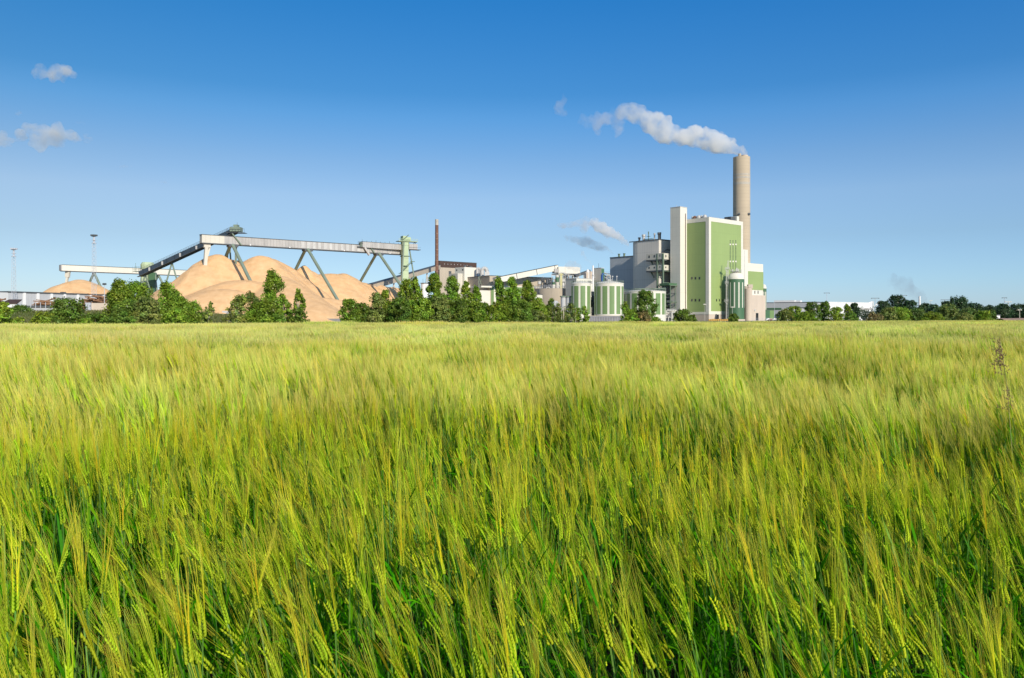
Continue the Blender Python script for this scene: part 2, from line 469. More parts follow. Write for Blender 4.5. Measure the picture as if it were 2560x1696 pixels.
part('roof_platform', MB().box(2, 4, t - 3.5, t + 3.5, H3 + 1.3, H3 + 1.6).box(2, 4, t - 1, t + 1, H3 + 3.2, H3 + 3.4), M['sgreen'], gb)
for (ya, yb) in ((635, 650), (664, 677)):
    D = 518; za, zb = wz(yb, D), wz(ya, D); by = along(P3 - U * 5.5, VV, 1616)
    br = part('bridge', MB().box(-5.5, -1.2, -7, by, za, zb).box(-1.2, 14, -7, -3, za, zb), M['offwhite'], gb)
    for px in (1623, 1636, 1649, 1664):
        if px < 1640:
            t = along(P3 - U * 5.5, VV, px)
            mesh_obj('window', MB().box(-5.58, -5.5, t - .5, t + .5, za + 1.3, zb - 1.0), M['glass'], br)
        else:
            t = -5.3 + along(P3 - U * 5.5 - VV * 7, U, px)
            mesh_obj('window', MB().box(t - .5, t + .5, -7.08, -7.0, za + 1.3, zb - 1.0), M['glass'], br)
    part('bracket', MB().beam((-3, by - 4, za - 4), (-3, by - 1, za), .4).beam((-.2, by - 2, za - 4.5), (-3, by - 2, za), .4), M['sgreen'], gb)
    part('bridge_beam', MB().box(-5.6, -1.1, -7.1, by + .1, za - .9, za - .05), M['steeld'], gb)
for (xx, yy) in ((-5.2, -7.6), (12, -8.0), (-5.2, -3.0)):
    part('column', MB().box(xx - .45, xx + .45, yy - .45, yy + .45, 0, wz(636, 518)), M['sgreen'], gb)
cb = MB()
for k in range(5):
    zz = 2 + k * 7.5
    cb.beam((-5, -7.6, zz), (-5, -3, zz + 7.5), .35); cb.beam((-5, -7.6, zz), (12, -8, zz), .3)
part('bracing', cb, M['sgreen'], gb)
part('crane_beam', MB().box(2, 26, -5, -4, H3 - 7, H3 - 6.3).beam((2, -.2, H3 - 9), (2, -4.5, H3 - 6.8), .4), M['steeld'], gb)
# steel pipe structure below
ps = thing('pipe_structure', 'dark green steel frame with pipes at the foot of the grey ribbed building', 'steel frame', P3 + U * 2 - VV * 14, RZ)
zt = wz(716, 520)
for nm, mb, m in (('frame', None, 'sgreen'),):
    mb = MB()
    for ix in range(4):
        for iy in range(3):
            mb.box(ix * 5 - 8 - .2, ix * 5 - 8 + .2, iy * 4 - .2, iy * 4 + .2, 0, zt)
    for zz in (6, 12, zt):
        for iy in range(3): mb.box(-8, 7, iy * 4 - .2, iy * 4 + .2, zz - .25, zz + .25)
        for ix in range(4): mb.box(ix * 5 - 8.2, ix * 5 - 7.8, 0, 8, zz - .2, zz + .2)
    part('frame', mb, M[m], ps)
mb = MB()
for k in range(7):
    zz = 3 + k * 2.4
    mb.tube((-9, k % 3 * 3 + .8, zz), (8, k % 3 * 3 + .8, zz), .35, n=8)
    mb.tube((-6 + k * 2, 1.5, 0), (-6 + k * 2, 1.5, zz), .3, n=8)
part('pipe', mb, M['steeld'], ps)
part('deck', MB().box(-9, 8, 0, 8, zt, zt + 1.4), M['dgreen'], ps)

# blue grey building
P4 = corner(1592, 560); H4 = wz(640, 558); L4 = along(P4, VV, 1525)
bb = thing('silo_building', 'dark blue grey ribbed building at the left end of the grey process building', 'building', P4, RZ)
part('wall', MB().box(0, 22, 0, L4, 0, H4), M['dgrey'], bb)
part('roof_edge', MB().box(-.3, 22, -.3, .1, H4, H4 + .5).box(-.3, .1, .1, L4, H4, H4 + .5), M['steeld'], bb)
for px in (1543, 1556):
    t = along(P4, VV, px)
    part('roof_stack', MB().tube((2, t, H4), (2, t, H4 + 2.6), .7, n=10).tube((2, t, H4 + 2.4), (2, t, H4 + 2.8), 1.0, n=10), M['sgreen'], bb)

# right hand block
P5 = corner(1856, 525.5); H5 = wz(623.5, 525)
wb = thing('duct_house', 'narrow white block between the green boiler house and the lower green block', 'building', P5, RZ)
part('wall', MB().box(0.2, along(P5, U, 1870), 0, 9, 0, H5), M['white'], wb)
part('seam_strip', MB().box(2.2, 2.6, -.1, 0.0, 8, H5 - .5), M['steel'], wb)
P6 = corner(1869.5, 532); H6 = wz(658, 532); L6 = along(P6, U, 1908)
rb = thing('turbine_hall', 'lower block with white top band and light green wall, right of the big chimney', 'building', P6, RZ)
part('wall', MB().box(.05, L6, .05, 22, 0, H6), M['white'], rb)
part('cladding_panel', MB().box(0, L6 + .05, -.1, .05, wz(725, 536), wz(679, 536)), M['green'], rb)
for px in (1879, 1887, 1895):
    t = along(P6, U, px) ; z = wz(731, 532 + t * .654)
    part('window', MB().box(t - .4, t + .4, -.15, -.1 + .15, z - 1.0, z + 1.0), M['glass'], rb)
P7 = corner(1878, 521); H7 = wz(738, 521); L7 = along(P7, U, 1913.5)
cb_ = thing('concrete_bunker', 'beige concrete block with a dark doorway below the lower green block', 'building', P7, RZ)
part('wall', MB().box(0, L7, 0, 9, 0, H7), M['conc2'], cb_)
part('door', MB().box(L7 - 11.5, L7 - 8.5, -.08, 0.0, .2, wz(783, 527)), M['glass'], cb_)
part('fan_cover', MB().tube((L7 - 13, -.3, wz(776, 527)), (L7 - 13, 0, wz(776, 527)), .7, n=12), M['steel'], cb_)

# big chimney
Pc = corner(1854, 548); HC = wz(394, 548); R = 21 / F * 548
ch = thing('chimney', 'very tall thick beige concrete chimney blowing white smoke', 'chimney', Pc)
part('shaft', MB().lathe([(R * 1.01, 0), (R, HC * .3), (R * .99, HC * .7), (R * .98, HC), (R * .80, HC), (R * .78, HC - 6), (.01, HC - 6)], 72), M['conc'], ch, True)
for ya, yb in ((437, 441), (444, 449), (458, 464)):
    part('painted_band', MB().lathe([(R * .992, wz(yb, 548)), (R * .9925 + .03, wz(yb, 548)), (R * .9925 + .03, wz(ya, 548)), (R * .992, wz(ya, 548))], 72), M['band'], ch, True)
part('flue', MB().lathe([(R * .4, HC - 4), (R * .4, HC + 1.2), (R * .34, HC + 1.2), (R * .34, HC - 4)], 32, (R * .3, -R * .2)), M['conc2'], ch, True)
part('flue', MB().lathe([(1.0, HC - 4), (1.0, HC + 1.8), (.8, HC + 1.8), (.8, HC - 4)], 20, (-R * .40, -R * .62)), M['conc'], ch, True)
for a in (-2.2, -.9):
    part('service_platform', MB().box(math.cos(a) * R - .8, math.cos(a) * R + .8, math.sin(a) * R - .9, math.sin(a) * R + .2, wz(540, 548), wz(540, 548) + .25).box(math.cos(a) * R - .8, math.cos(a) * R + .8, math.sin(a) * R - .9, math.sin(a) * R - .8, wz(540, 548), wz(540, 548) + 1.4), M['steeld'], ch)

# dark green silo with white stripes and dome
def striped(name, label, cat, px, D, rpx, ytop_dome, ydome, ybase, stripe_m, base_m, nstr, frac, zs0, zs1, phase, group=None, dome='high'):
    Pq = corner(px, D); r = rpx / F * D
    t = thing(name, label, cat, Pq, 0, group)
    zd, zt, zb = wz(ydome, D), wz(ytop_dome, D), 0
    part('shell', MB().lathe([(r, zb), (r, zd)], 72), M[base_m], t, True)
    n = 10
    prof = [(r + .12, zd - .01), (r + .12, zd + .35)] + [(r * math.cos(a), zd + .35 + (zt - zd - .35) * math.sin(a)) for a in [math.pi / 2 * k / n for k in range(n + 1)]]
    if dome == 'low': prof = [(r + .12, zd - .01), (r + .12, zd + .3), (r * .98, zd + .5), (r * .7, zd + .5 + (zt - zd) * .4), (r * .35, zd + .5 + (zt - zd) * .75), (.01, zt + .5)]
    part('dome_roof' if dome != 'low' else 'roof', MB().lathe(prof, 72), M['white'], t, True)
    for k in range(nstr):
        a = phase + 2 * math.pi * k / nstr; da = 2 * math.pi / nstr * frac / 2
        part('stripe', MB().lathe([(r, zs0), (r + .05, zs0), (r + .05, zs1), (r, zs1)], 6, a0=a - da, a1=a + da), M[stripe_m], t, True)
    return t, r, zd, zt
s1, r, zd, zt = striped('storage_silo', 'dark green silo with thin white stripes and white dome, before the boiler house', 'silo', 1839.5, 505, 20.5, 680, 699, 797, 'white', 'dgreen', 12, .26, wz(770, 505), wz(707, 505), -math.pi / 2 + .10)
part('foot_ring', MB().lathe([(r + .5, 0), (r + .5, 1.0), (r, 1.0)], 48), M['conc2'], s1, True)
rail = MB()
for a in np.linspace(0, 2 * math.pi, 17)[:-1]: rail.tube((3.4 * math.cos(a), 3.4 * math.sin(a), zt - 1.3), (3.4 * math.cos(a), 3.4 * math.sin(a), zt + 1.4), .06, n=5)
rail.lathe([(3.4, zt + .7), (3.46, zt + .7), (3.46, zt + .8), (3.4, zt + .8)], 24).lathe([(3.4, zt + 1.35), (3.46, zt + 1.35), (3.46, zt + 1.45), (3.4, zt + 1.45)], 24)
rail.lathe([(.5, zt), (3.6, zt - .02), (3.6, zt + .12), (.5, zt + .12)], 24)
part('roof_railing', rail, M['steel'], s1)
part('roof_filter', MB().box(-.2, .5, -1.6, -.8, zt, zt + 2.4).box(1.0, 1.5, -1.2, -.6, zt, zt + 1.8).box(-2.6, -2.1, -1, -.4, zt, zt + 1.6), M['steel'], s1)
lt = MB(); lx, ly = -r - .5, -.8
for dx in (-.55, .55):
    for dy in (-.55, .55): lt.box(lx + dx - .09, lx + dx + .09, ly + dy - .09, ly + dy + .09, 0, wz(652 if dx > 0 else 668, 505))
for k in range(38): lt.box(lx - .5, lx + .5, ly - .62, ly - .54, k * .95 + .5, k * .95 + .62)
for yy, ww in ((753, 2.0), (708, 1.6), (673, 1.8)):
    z = wz(yy, 505); lt.box(lx - ww, lx + ww * .8, ly - 1.0, ly + .9, z - .15, z); lt.box(lx - ww, lx + ww * .8, ly - 1.0, ly - .93, z + .4, z + .5).box(lx - ww, lx + ww * .8, ly - 1.0, ly - .93, z + 1.0, z + 1.12)
    for q in range(5): lt.box(lx - ww + q * ww * .44, lx - ww + q * ww * .44 + .1, ly - 1.0, ly - .9, z, z + 1.1)
    lt.beam((lx - ww, ly - .9, z - .1), (lx, ly - .5, z - 2.2), .15)
    lt.beam((lx + ww * .7, ly - .9, z - .1), (lx - .4, ly - .5, z - 2.0), .15)
part('ladder_tower', lt, M['steel'], s1)

# concrete cylinder silo
Pq = corner(1870, 512); r = 10 / F * 512; z = wz(722, 512)
cs = thing('concrete_silo', 'plain pale concrete silo between the dark green silo and the beige block', 'silo', Pq)
part('shell', MB().lathe([(r, 0), (r, z), (.01, z + .3)], 40), M['conc2'], cs, True)
part('roof_box', MB().box(-.4, 2.5, -2, 1.0, z, z + 2.6).box(-2.2, -.6, -1.6, 0, z, z + 1.6), M['conc2'], cs)
part('roof_railing', MB().lathe([(r, z + 1), (r + .07, z + 1), (r + .07, z + 1.1), (r, z + 1.1)], 24), M['steel'], cs)
# far dome silo
s2, r, zd, zt = striped('storage_silo', 'slim white and green dome silo peeking out right of the beige block', 'silo', 1909.5, 560, 6.5, 711, 722, 797, 'white', 'dgreen', 10, .45, 0.1, wz(730, 560), -1.9)

# three striped tanks
TG = 'striped green and white tanks'
def tank(label, px, D, rpx, ya, yb, yst0, yst1, ph, nst):
    t, r, zd, zt = striped('striped_tank', label, 'tank', px, D, rpx, ya, yb, 797, 'tgreen', 'white', nst, .70, wz(yst0, D), wz(yst1, D), ph, TG, 'low')
    rl = MB()
    for a in np.linspace(0, 2 * math.pi, int(r * 5)): rl.tube((r * math.cos(a), r * math.sin(a), zd + .3), (r * math.cos(a), r * math.sin(a), zd + 1.8), .05, n=4)
    for zz in (zd + 1.1, zd + 1.75): rl.lathe([(r, zz), (r + .08, zz), (r + .08, zz + .09), (r, zz + .09)], 40)
    part('roof_railing', rl, M['pl_green'], t)
    return t, r, zd, zt
t1, r, zd, zt = tank('narrowest striped green and white tank, leftmost of the three', 1452.5, 430, 24.5, 705, 711, 786, 716, -math.pi / 2 + .113, 9)
t2, r, zd, zt = tank('tall striped tank with ladder, between the narrowest and the widest tank', 1522.5, 430, 36.5, 704.5, 711, 786, 717, -math.pi / 2 + .083, 13)
ld = MB()
for dx in (-.5, .5): ld.box(-r * .98 + dx - .06, -r * .98 + dx + .06, -r * .3 - .8, -r * .3 - .6, 1, zd + 1.5)
for k in range(22): ld.box(-r * .98 - .5, -r * .98 + .5, -r * .3 - .75, -r * .3 - .65, 1.5 + k * .8, 1.62 + k * .8)
part('ladder', ld, M['sgreen'], t2)
for dx in (1.5, 3.8): part('roof_vent', MB().tube((dx, -3, zt - .3), (dx, -3, zt + 2.6), .12, n=8).tube((dx, -3, zt + 2.3), (dx, -3, zt + 2.9), .4, n=8), M['steel'], t2)
part('roof_hatch', MB().lathe([(1.3, zt), (1.3, zt + 1.2), (.7, zt + 1.6), (.01, zt + 1.6)], 16), M['steel'], t2, True)
t3, r, zd, zt = tank('widest and lowest striped tank, behind the round leafy tree', 1612, 450, 52, 727, 731, 787, 735, -math.pi / 2 + .113, 16)
part('pipe', MB().path([(r * .9, -r * .5, zd + 2), (r * .2, -r * .95, zd + 1.5), (-r * .6, -r * .8, zd + 1.5)], .25), M['pl_green'], t3)
bw = thing('tank_wall', 'grey concrete wall in front of the striped tanks', 'wall', corner(1514, 405))
part('wall', MB().box(-8.5, 8.5, 0, .5, 0, wz(790.5, 405)), M['cwall'], bw)
part('coping', MB().box(-8.6, 8.6, -.1, .6, wz(790.5, 405), wz(790.5, 405) + .2), M['beige'], bw)
sg = MB()
for k in range(14): sg.box(-8.4 + k * 1.3, -8.3 + k * 1.3, -.3, -.2, 0, 2.3)
sg.box(-8.5, 8.5, -.3, -.2, 2.2, 2.3)
part('railing', sg, M['mast'], bw)
# ------------------------------------------------------------------ wood chip yard
GA = Vector((wx(502, 380), 380, 0)); GBp = Vector((wx(1005, 450), 450, 0))
GD = (GBp - GA).normalized(); GL = (GBp - GA).length; GN = Vector((GD.y, -GD.x, 0))
GZ1 = wz(588, 380); GZ0 = wz(607, 380)
gal_rz = math.atan2(GD.y, GD.x)
gt = lambda px: along(GA, GD, px)
ga = thing('conveyor_gallery', 'long grey conveyor gallery on slanting legs crossing above the biggest chip heap', 'conveyor', GA, gal_rz)
hw = 1.6
part('gallery_box', MB().box(gt(558), GL, -hw, hw, GZ0, GZ1), M['galv'], ga)
part('gallery_box', MB().box(0, gt(558), -hw - .05, hw + .05, GZ0 - .05, GZ1 + .05), M['offwhite'], ga, label='whitish end section of the gallery')
part('roof', MB().box(-.2, GL, -hw - .2, hw + .2, GZ1 + .05, GZ1 + .3), M['steeld'], ga)
part('floor_beam', MB().box(-.1, GL, -hw - .1, -hw + .4, GZ0 - .45, GZ0 - .05).box(-.1, GL, hw - .4, hw + .1, GZ0 - .45, GZ0 - .05), M['steeld'], ga)
pn = MB()
for px in np.arange(736, 900, 14): 
    t = gt(px); pn.box(t, t + 1.6, -hw - .08, -hw, GZ0 + .1, GZ1 - .1)
part('patch_panel', pn, M['steel'], ga)
part('patch_panel', MB().box(gt(606), gt(624), -hw - .08, -hw, GZ0 + .1, GZ1 - .1).box(gt(737), gt(745), -hw - .09, -hw, GZ0 + .1, GZ1 - .1), M['galv'], ga)
lamps = MB()
for px in (622, 720, 856, 970): lamps.box(gt(px) - .3, gt(px) + .3, -hw - .7, -hw - .1, GZ0 - .2, GZ0 + .3)
part('lamp', lamps, M['hallw'], ga)
for px in (585, 772, 949):
    t = gt(px)
    part('leg', MB().tube((t - 1.2, -hw, GZ0 - .4), (t - 1.2, -48, 0), .78, n=12), M['pl_green'], ga, True)
    part('leg', MB().tube((t - 1.2, hw, GZ0 - .4), (t - 1.2, 48, 0), .78, n=12), M['pl_green'], ga, True)
    part('saddle', MB().box(t - 3, t + 1.5, -hw - .3, hw + .3, GZ0 - 1.3, GZ0 - .46), M['steeld'], ga)
part('leg', MB().tube((gt(585) + 1, 0, GZ0 - .4), (gt(585) + 1.5, 2, 20), .5, n=10), M['pl_green'], ga, True)
part('leg', MB().prism([(1.3, -.8), (4.4, -.8), (4.4, .8), (1.3, .8)], GZ0 - 2.2, GZ0 - .45).beam((2.6, 0, GZ0 - 2), (1.4, 0, 18), 1.5).beam((4.2, 0, GZ0 - 2), (1.9, 0, 27), .7), M['offwhite'], ga, label='whitish tapering end leg')
# frames rising over the gallery to carry the upper conveyors
for px in (588, 922):
    t = gt(px)
    part('brace', MB().path([(t - 2.2, -hw - .5, GZ1 + 1.5), (t + 2.4, -hw - .5, GZ0 - .3)], .35), M['pl_green'], ga)

# dark inclined conveyor
A = W(352, 686, 425); B = W(590, 577, 402)
ic = thing('inclined_conveyor', 'dark blue inclined conveyor climbing to the left end of the long gallery', 'conveyor', (A.x, A.y, 0))
part('conveyor_box', MB().beam(A, B, 2.6, 2.9), M['belt'], ic, world=True)
dv = (B - A); hd = Vector((dv.x, dv.y, 0)).normalized(); sdv = Vector((hd.y, -hd.x, 0))
rl = MB()
for k in range(61):
    p = A + dv * (k / 60) + sdv * 1.3; rl.tube(p + Vector((0, 0, 1.3)), p + Vector((0, 0, 2.6)), .05, n=4)
rl.tube(A + sdv * 1.3 + Vector((0, 0, 2.55)), B + sdv * 1.3 + Vector((0, 0, 2.55)), .06, n=5)
rl.tube(A + sdv * 1.3 + Vector((0, 0, 1.9)), B + sdv * 1.3 + Vector((0, 0, 1.9)), .05, n=5)
part('handrail', rl, M['steeld'], ic, world=True)
part('walkway', MB().beam(A + sdv * 2 + Vector((0, 0, -1.5)), B + sdv * 2 + Vector((0, 0, -1.5)), 1.2, .2), M['steeld'], ic, world=True)
lm = MB()
for k in (.12, .26, .45, .62):
    p = A + dv * k + sdv * 1.5; lm.box(p.x - .4, p.x + .4, p.y - .3, p.y + .3, p.z - .9, p.z + .9)
part('lamp', lm, M['steel'], ic, world=True)
lg = [(.34, 8), (.05, 7), (.93, 2.5)]
for k, sp in lg:
    p = A + dv * k
    for s_ in (-1, 1): part('leg', MB().tube(p + Vector((0, 0, -1.4)), Vector((p.x + s_ * sp, p.y + s_ * 2, 0)), .42, n=8), M['pl_green'], ic, True, world=True)
hdm = MB(); p = B
hdm.box(p.x - 2.5, p.x + 2.8, p.y - 2, p.y + 2, p.z - .6, p.z + 1.6); hdm.box(p.x - .8, p.x + 1.2, p.y - 1.5, p.y + 1.5, p.z + 1.6, p.z + 2.9)
part('drive_head', hdm, M['pl_green'], ic, world=True)
hr = MB()
for k in range(7): hr.box(p.x - 4 + k * 1.5, p.x - 3.92 + k * 1.5, p.y - 2.5, p.y - 2.42, p.z - 1.2, p.z + .6 )
hr.box(p.x - 4, p.x + 5, p.y - 2.5, p.y - 2.4, p.z + .5, p.z + .62).box(p.x - 4, p.x + 5, p.y - 2.5, p.y + 2.2, p.z - 1.35, p.z - 1.2)
hr.tube((p.x + .6, p.y, p.z + 2.8), (p.x + .6, p.y, p.z + 4.2), .06)
part('platform', hr, M['steeld'], ic, world=True)

# transfer tower behind its foot
tp = corner(369, 436)
tt = thing('transfer_tower', 'pale green transfer tower where the dark conveyor starts, behind the leafy trees', 'tower', tp)
z0 = wz(679, 436)
part('tower_body', MB().box(-2.6, 0.6, -1.5, 1.5, 0, z0), M['pgreen'], tt)
part('tower_body', MB().box(1.0, 4.4, -1.2, 1.4, 0, wz(682, 436)), M['dgreen'], tt)
part('hopper', MB().lathe([(1.2, z0), (3.4, z0 + 1.2), (3.6, z0 + 3.6), (2.8, z0 + 4.9), (.02, z0 + 5.0)], 12), M['pgreen'], tt)
part('hopper', MB().box(1.5, 5.2, -1.6, 1.6, z0 + 1, z0 + 3.8), M['pgreen'], tt)
pr = MB()
for k in range(9): pr.box(-7 + k * 1.0, -6.93 + k * 1.0, -2.4, -2.3, z0 - 1 + k % 2 * .8, z0 + 2.5)
pr.box(-7, 4, -2.5, 1, z0 - .2, z0); pr.box(-7, 3, -2.5, -2.4, z0 + 1, z0 + 1.15).box(-6, 4, -2.5, -2.4, z0 + 2.3, z0 + 2.4).tube((-5.6, -2, z0), (-5.6, -2, z0 + 4.5), .08)
part('platform', pr, M['sgreen'], tt)
for a, b in (((-6, -2), (-3, 0)), ((6, 2), (3, 0)), ((8.5, -3), (4, 0))):
    part('leg', MB().tube((a[0], a[1], 0), (b[0], b[1], z0 - .5), .4, n=8), M['pl_green'], tt, True)

# rear white gallery
A = W(153, 670, 430); B = W(470, 681, 480)
wg = thing('rear_gallery', 'long off white conveyor gallery over the small chip heap at the left', 'conveyor', (A.x, A.y, 0))
B.z = A.z
part('gallery_box', MB().beam(A, B, 3.0, 3.1), M['white'], wg, world=True)
up = Vector((0, 0, 1))
part('roof', MB().beam(A + up * 1.65, B + up * 1.65, 3.3, .2), M['steeld'], wg, world=True)
part('floor_beam', MB().beam(A - up * 1.75, B - up * 1.75, 3.1, .3), M['steeld'], wg, world=True)
d = (B - A).normalized(); part('end_cap', MB().beam(A - d * .6, A, 3.1, 3.2), M['galv'], wg, world=True)
k = along(A, d, 170); p = A + d * k
part('leg', MB().beam(p - up * 1.8, p - up * 5 + d * -.3, 2.2, 1.4).beam(p - up * 5 - d * .3, p - up * 14 - d * 1.6, 1.1).beam(p - up * 14 - d * 1.6, Vector((p.x - 2.6, p.y, 0)), 1.0), M['offwhite'], wg, world=True)
for px in (235, 396):
    k = along(A, d, px); p = A + d * k
    nrm = Vector((d.y, -d.x, 0))
    for s_ in (-1, 1):
        q = p + nrm * s_ * 22 ; q.z = 0; q = q + d * s_ * 4
        part('leg', MB().tube(p - up * 1.8, q, .62, n=10), M['pl_green'], wg, True, world=True)

# upper short conveyor and elevator tower
A = W(903, 612, 432); B = W(1004, 617, 447)
B.z = A.z - .2
uc = thing('upper_conveyor', 'short brownish grey conveyor lying on top of the right end of the long gallery', 'conveyor', (A.x, A.y, 0))
part('conveyor_box', MB().beam(A, B, 2.6, 3.0), M['galv'], uc, world=True)
part('roof', MB().beam(A + up * 1.6, B + up * 1.6, 2.8, .2), M['steeld'], uc, world=True)
hr = MB(); d = (B - A).normalized(); sn = Vector((d.y, -d.x, 0))
for k in range(10):
    p = A + (B - A) * (k / 9) + sn * 1.2 + up * 1.6; hr.tube(p, p + up * (1.2 if k % 3 == 0 else .7), .08, n=4)
p = A - d * 2.6
for k in range(5): hr.tube(p + d * k * .7 + sn * 1.5 - up * 1.2, p + d * k * .7 + sn * 1.5 + up * 1.4, .06, n=4)
hr.beam(p + sn * 1.5 + up * .6, p + d * 3 + sn * 1.5 + up * .6, .12).beam(p + sn * 1.5 + up * 1.4, p + d * 3 + sn * 1.5 + up * 1.4, .12).beam(p - up * 1.3, p + d * 3 - up * 1.3, 3, .2)
part('handrail', hr, M['steeld'], uc, world=True)
part('chute', MB().beam(A + d * 2 - up * 1.5, A + d * 4.5 + sn * .8 - up * 5.5, 3.0, 1.0), M['galv'], uc, world=True)
part('drive_head', MB().beam(A - d * .9, A, 2.2, 2.4), M['pl_green'], uc, world=True)

tw = corner(1012.5, 446); ew = thing('elevator_tower', 'tall pale green elevator tower at the right end of the long gallery', 'tower', tw, .5)
zt = wz(591, 446); zp = wz(604, 446)
part('shaft', MB().prism([(-2.0, -1.7), (1.4, -1.9), (2.0, 0), (1.9, 1.6), (-1.9, 1.6)], 0, zt - 1.2), M['pgreen'], ew)
part('head_house', MB().box(-1.9, .6, -2.1, 1.9, zp + .3, zt).prism([(.6, -2.1), (2.8, -1.8), (2.8, 1.8), (.6, 1.9)], zp + .3, zt - .6), M['pgreen'], ew)
pf = MB().box(-4.6, 6.8, -2.6, 2.4, zp - .2, zp + .1)
for k in range(13): pf.box(-4.6 + k * .94, -4.54 + k * .94, -2.6, -2.54, zp, zp + 1.2)
pf.box(-4.6, 6.8, -2.6, -2.52, zp + 1.15, zp + 1.25).box(-4.6, 6.8, -2.6, -2.52, zp + .6, zp + .68)
part('platform', pf, M['pgreen'], ew)
zq = wz(623, 446)
part('platform', MB().box(1, 8.8, -1.8, 1.8, zq - .4, zq - .1).box(1, 8.8, -1.8, -1.74, zq + 1.0, zq + 1.1), M['steeld'], ew)
part('stub_box', MB().box(2, 7.0, -1.3, 1.3, zq, zq + 2.9), M['galv'], ew)
part('brace', MB().beam((4.5, -1.2, zq + 2.9), (5.6, -1.2, zp - .2), .25).beam((5.4, -1.2, zq + 2.9), (6.4, -1.2, zp - .2), .25), M['steeld'], ew)
part('collar', MB().box(-2.3, 2.2, -2.2, 1.9, zq - 4.3, zq - 3.9), M['sgreen'], ew)
zk = wz(660, 446)
for a in ((-6.5, -9), (9.5, -1), (2, 10)):
    part('leg', MB().tube((a[0] * .18, a[1] * .18, zk + 13), (a[0], a[1], 0), .42, n=8), M['pl_green'], ew, True)
stg = MB()
pts = [(-3.4, -2.4, zk - 4.6), (3.6, -2.8, zk + 1.6), (3.6, 2.2, zk + 1.6), (3.0, -2.4, zk + 4.2)]
stg.beam((-3.6, -2.5, zk - 5.4), (3.4, -2.6, zk + 1.4), .9, .35).beam((-2.2, -2.4, zk + 13.2), (1.2, -2.4, zk + 16), .8, .3).box(-4.4, -2.2, -3, -1.6, zk - 5.7, zk - 5.4).box(2.6, 4.8, -3, -1.6, zk + 1.1, zk + 1.4)
stg.beam((-3.6, -3, zk - 4.3), (3.4, -3, zk + 2.5), .1).box(-2.2, .9, -2.9, -2.0, zk - 1.4, zk - 1.1)
part('stair', stg, M['sgreen'], ew)
nt = MB().add([tuple(Vector((wx(918, 436), 436, wz(640, 436)))), tuple(W(985, 640, 436)), tuple(W(973, 661, 436)), tuple(W(935, 652, 436))], [(0, 1, 2, 3)])

# wood chip heaps (real height fields at the angle of repose)
def heap(name, label, x0, x1, y0, y1, step, cones, base=0.0, fine=.9):
    nx = int((x1 - x0) / step) + 1; ny = int((y1 - y0) / step) + 1
    X, Y = np.meshgrid(np.linspace(x0, x1, nx), np.linspace(y0, y1, ny))
    Hh = np.zeros_like(X) - 1.0
    wxx = X + (fbm(X, Y, 16, 3) - .5) * 6; wyy = Y + (fbm(X + 50, Y, 16, 3) - .5) * 6
    for (cx, cy, h, sl, rr, el, an) in cones:
        dx, dy = wxx - cx, wyy - cy; ca, sa = math.cos(an), math.sin(an)
        u, v = (dx * ca + dy * sa) / el, -dx * sa + dy * ca
        d_ = np.sqrt(u * u + v * v + rr * rr) - rr
        Hh = np.maximum(Hh, h - sl * d_)
    Hh = Hh + (fbm(X, Y, 9, 4) - .5) * fine * np.clip(Hh / 3, 0, 1) + (fbm(X, Y, 2.5, 2) - .5) * .22 * np.clip(Hh / 3, 0, 1)
    Hh = np.maximum(Hh, -.6) + base
    V = np.stack([X.ravel(), Y.ravel(), Hh.ravel()], 1)
    i = np.arange((ny - 1) * (nx - 1)); r, c = i // (nx - 1), i % (nx - 1)
    Q = np.stack([r * nx + c, r * nx + c + 1, (r + 1) * nx + c + 1, (r + 1) * nx + c], 1)
    keep = (Hh.ravel()[Q] > base - .55).any(1)
    Q = Q[keep]
    o = npmesh(name, V, Q, M['chips'])
    o.data.polygons.foreach_set('use_smooth', [True] * len(o.data.polygons))
    return tag(o, label, 'wood chip heap')
def cone(px, py, D, sl=.82, rr=3, el=1.0, an=0.0):
    return (wx(px, D), D, wz(py, D) , sl, rr, el, an)
gdir = math.atan2(GD.y, GD.x)
heap('chip_heap', 'huge pale orange wood chip heap with several peaks under the long grey gallery', -205, -28, 318, 500, .75, [
    cone(537, 637, 392, .90, 6), cone(500, 662, 380, .85, 5), cone(452, 692, 374, .95, 4), cone(570, 649, 400, .82, 4), cone(590, 651, 410, .8, 6),
    cone(650, 641, 402, .86, 8), cone(678, 647, 412, .8, 7), cone(622, 655, 398, .8, 5),
    cone(757, 663, 426, 1.02, 1.5), cone(768, 676, 430, .8, 5), cone(820, 685, 438, .8, 10, 1.5, gdir), cone(852, 684, 446, .85, 8),
    cone(890, 704, 452, .8, 8, 1.5, gdir), cone(935, 713, 462, .8, 9, 1.6, gdir), cone(978, 718, 472, .8, 7, 1.3, gdir),
    cone(558, 722, 352, .78, 7, 1.6, .5), cone(690, 690, 372, .80, 4, 1.8, -.9), cone(720, 705, 366, .8, 5), cone(610, 700, 368, .8, 8, 1.6, .3),
    cone(800, 745, 372, .7, 8, 2.0, .6)])
heap('chip_heap', 'small pale orange chip heap below the off white rear gallery', -262, -190, 398, 470, .8, [
    cone(198, 700, 430, .68, 9), cone(172, 722, 425, .7, 5), cone(222, 722, 436, .7, 5)])

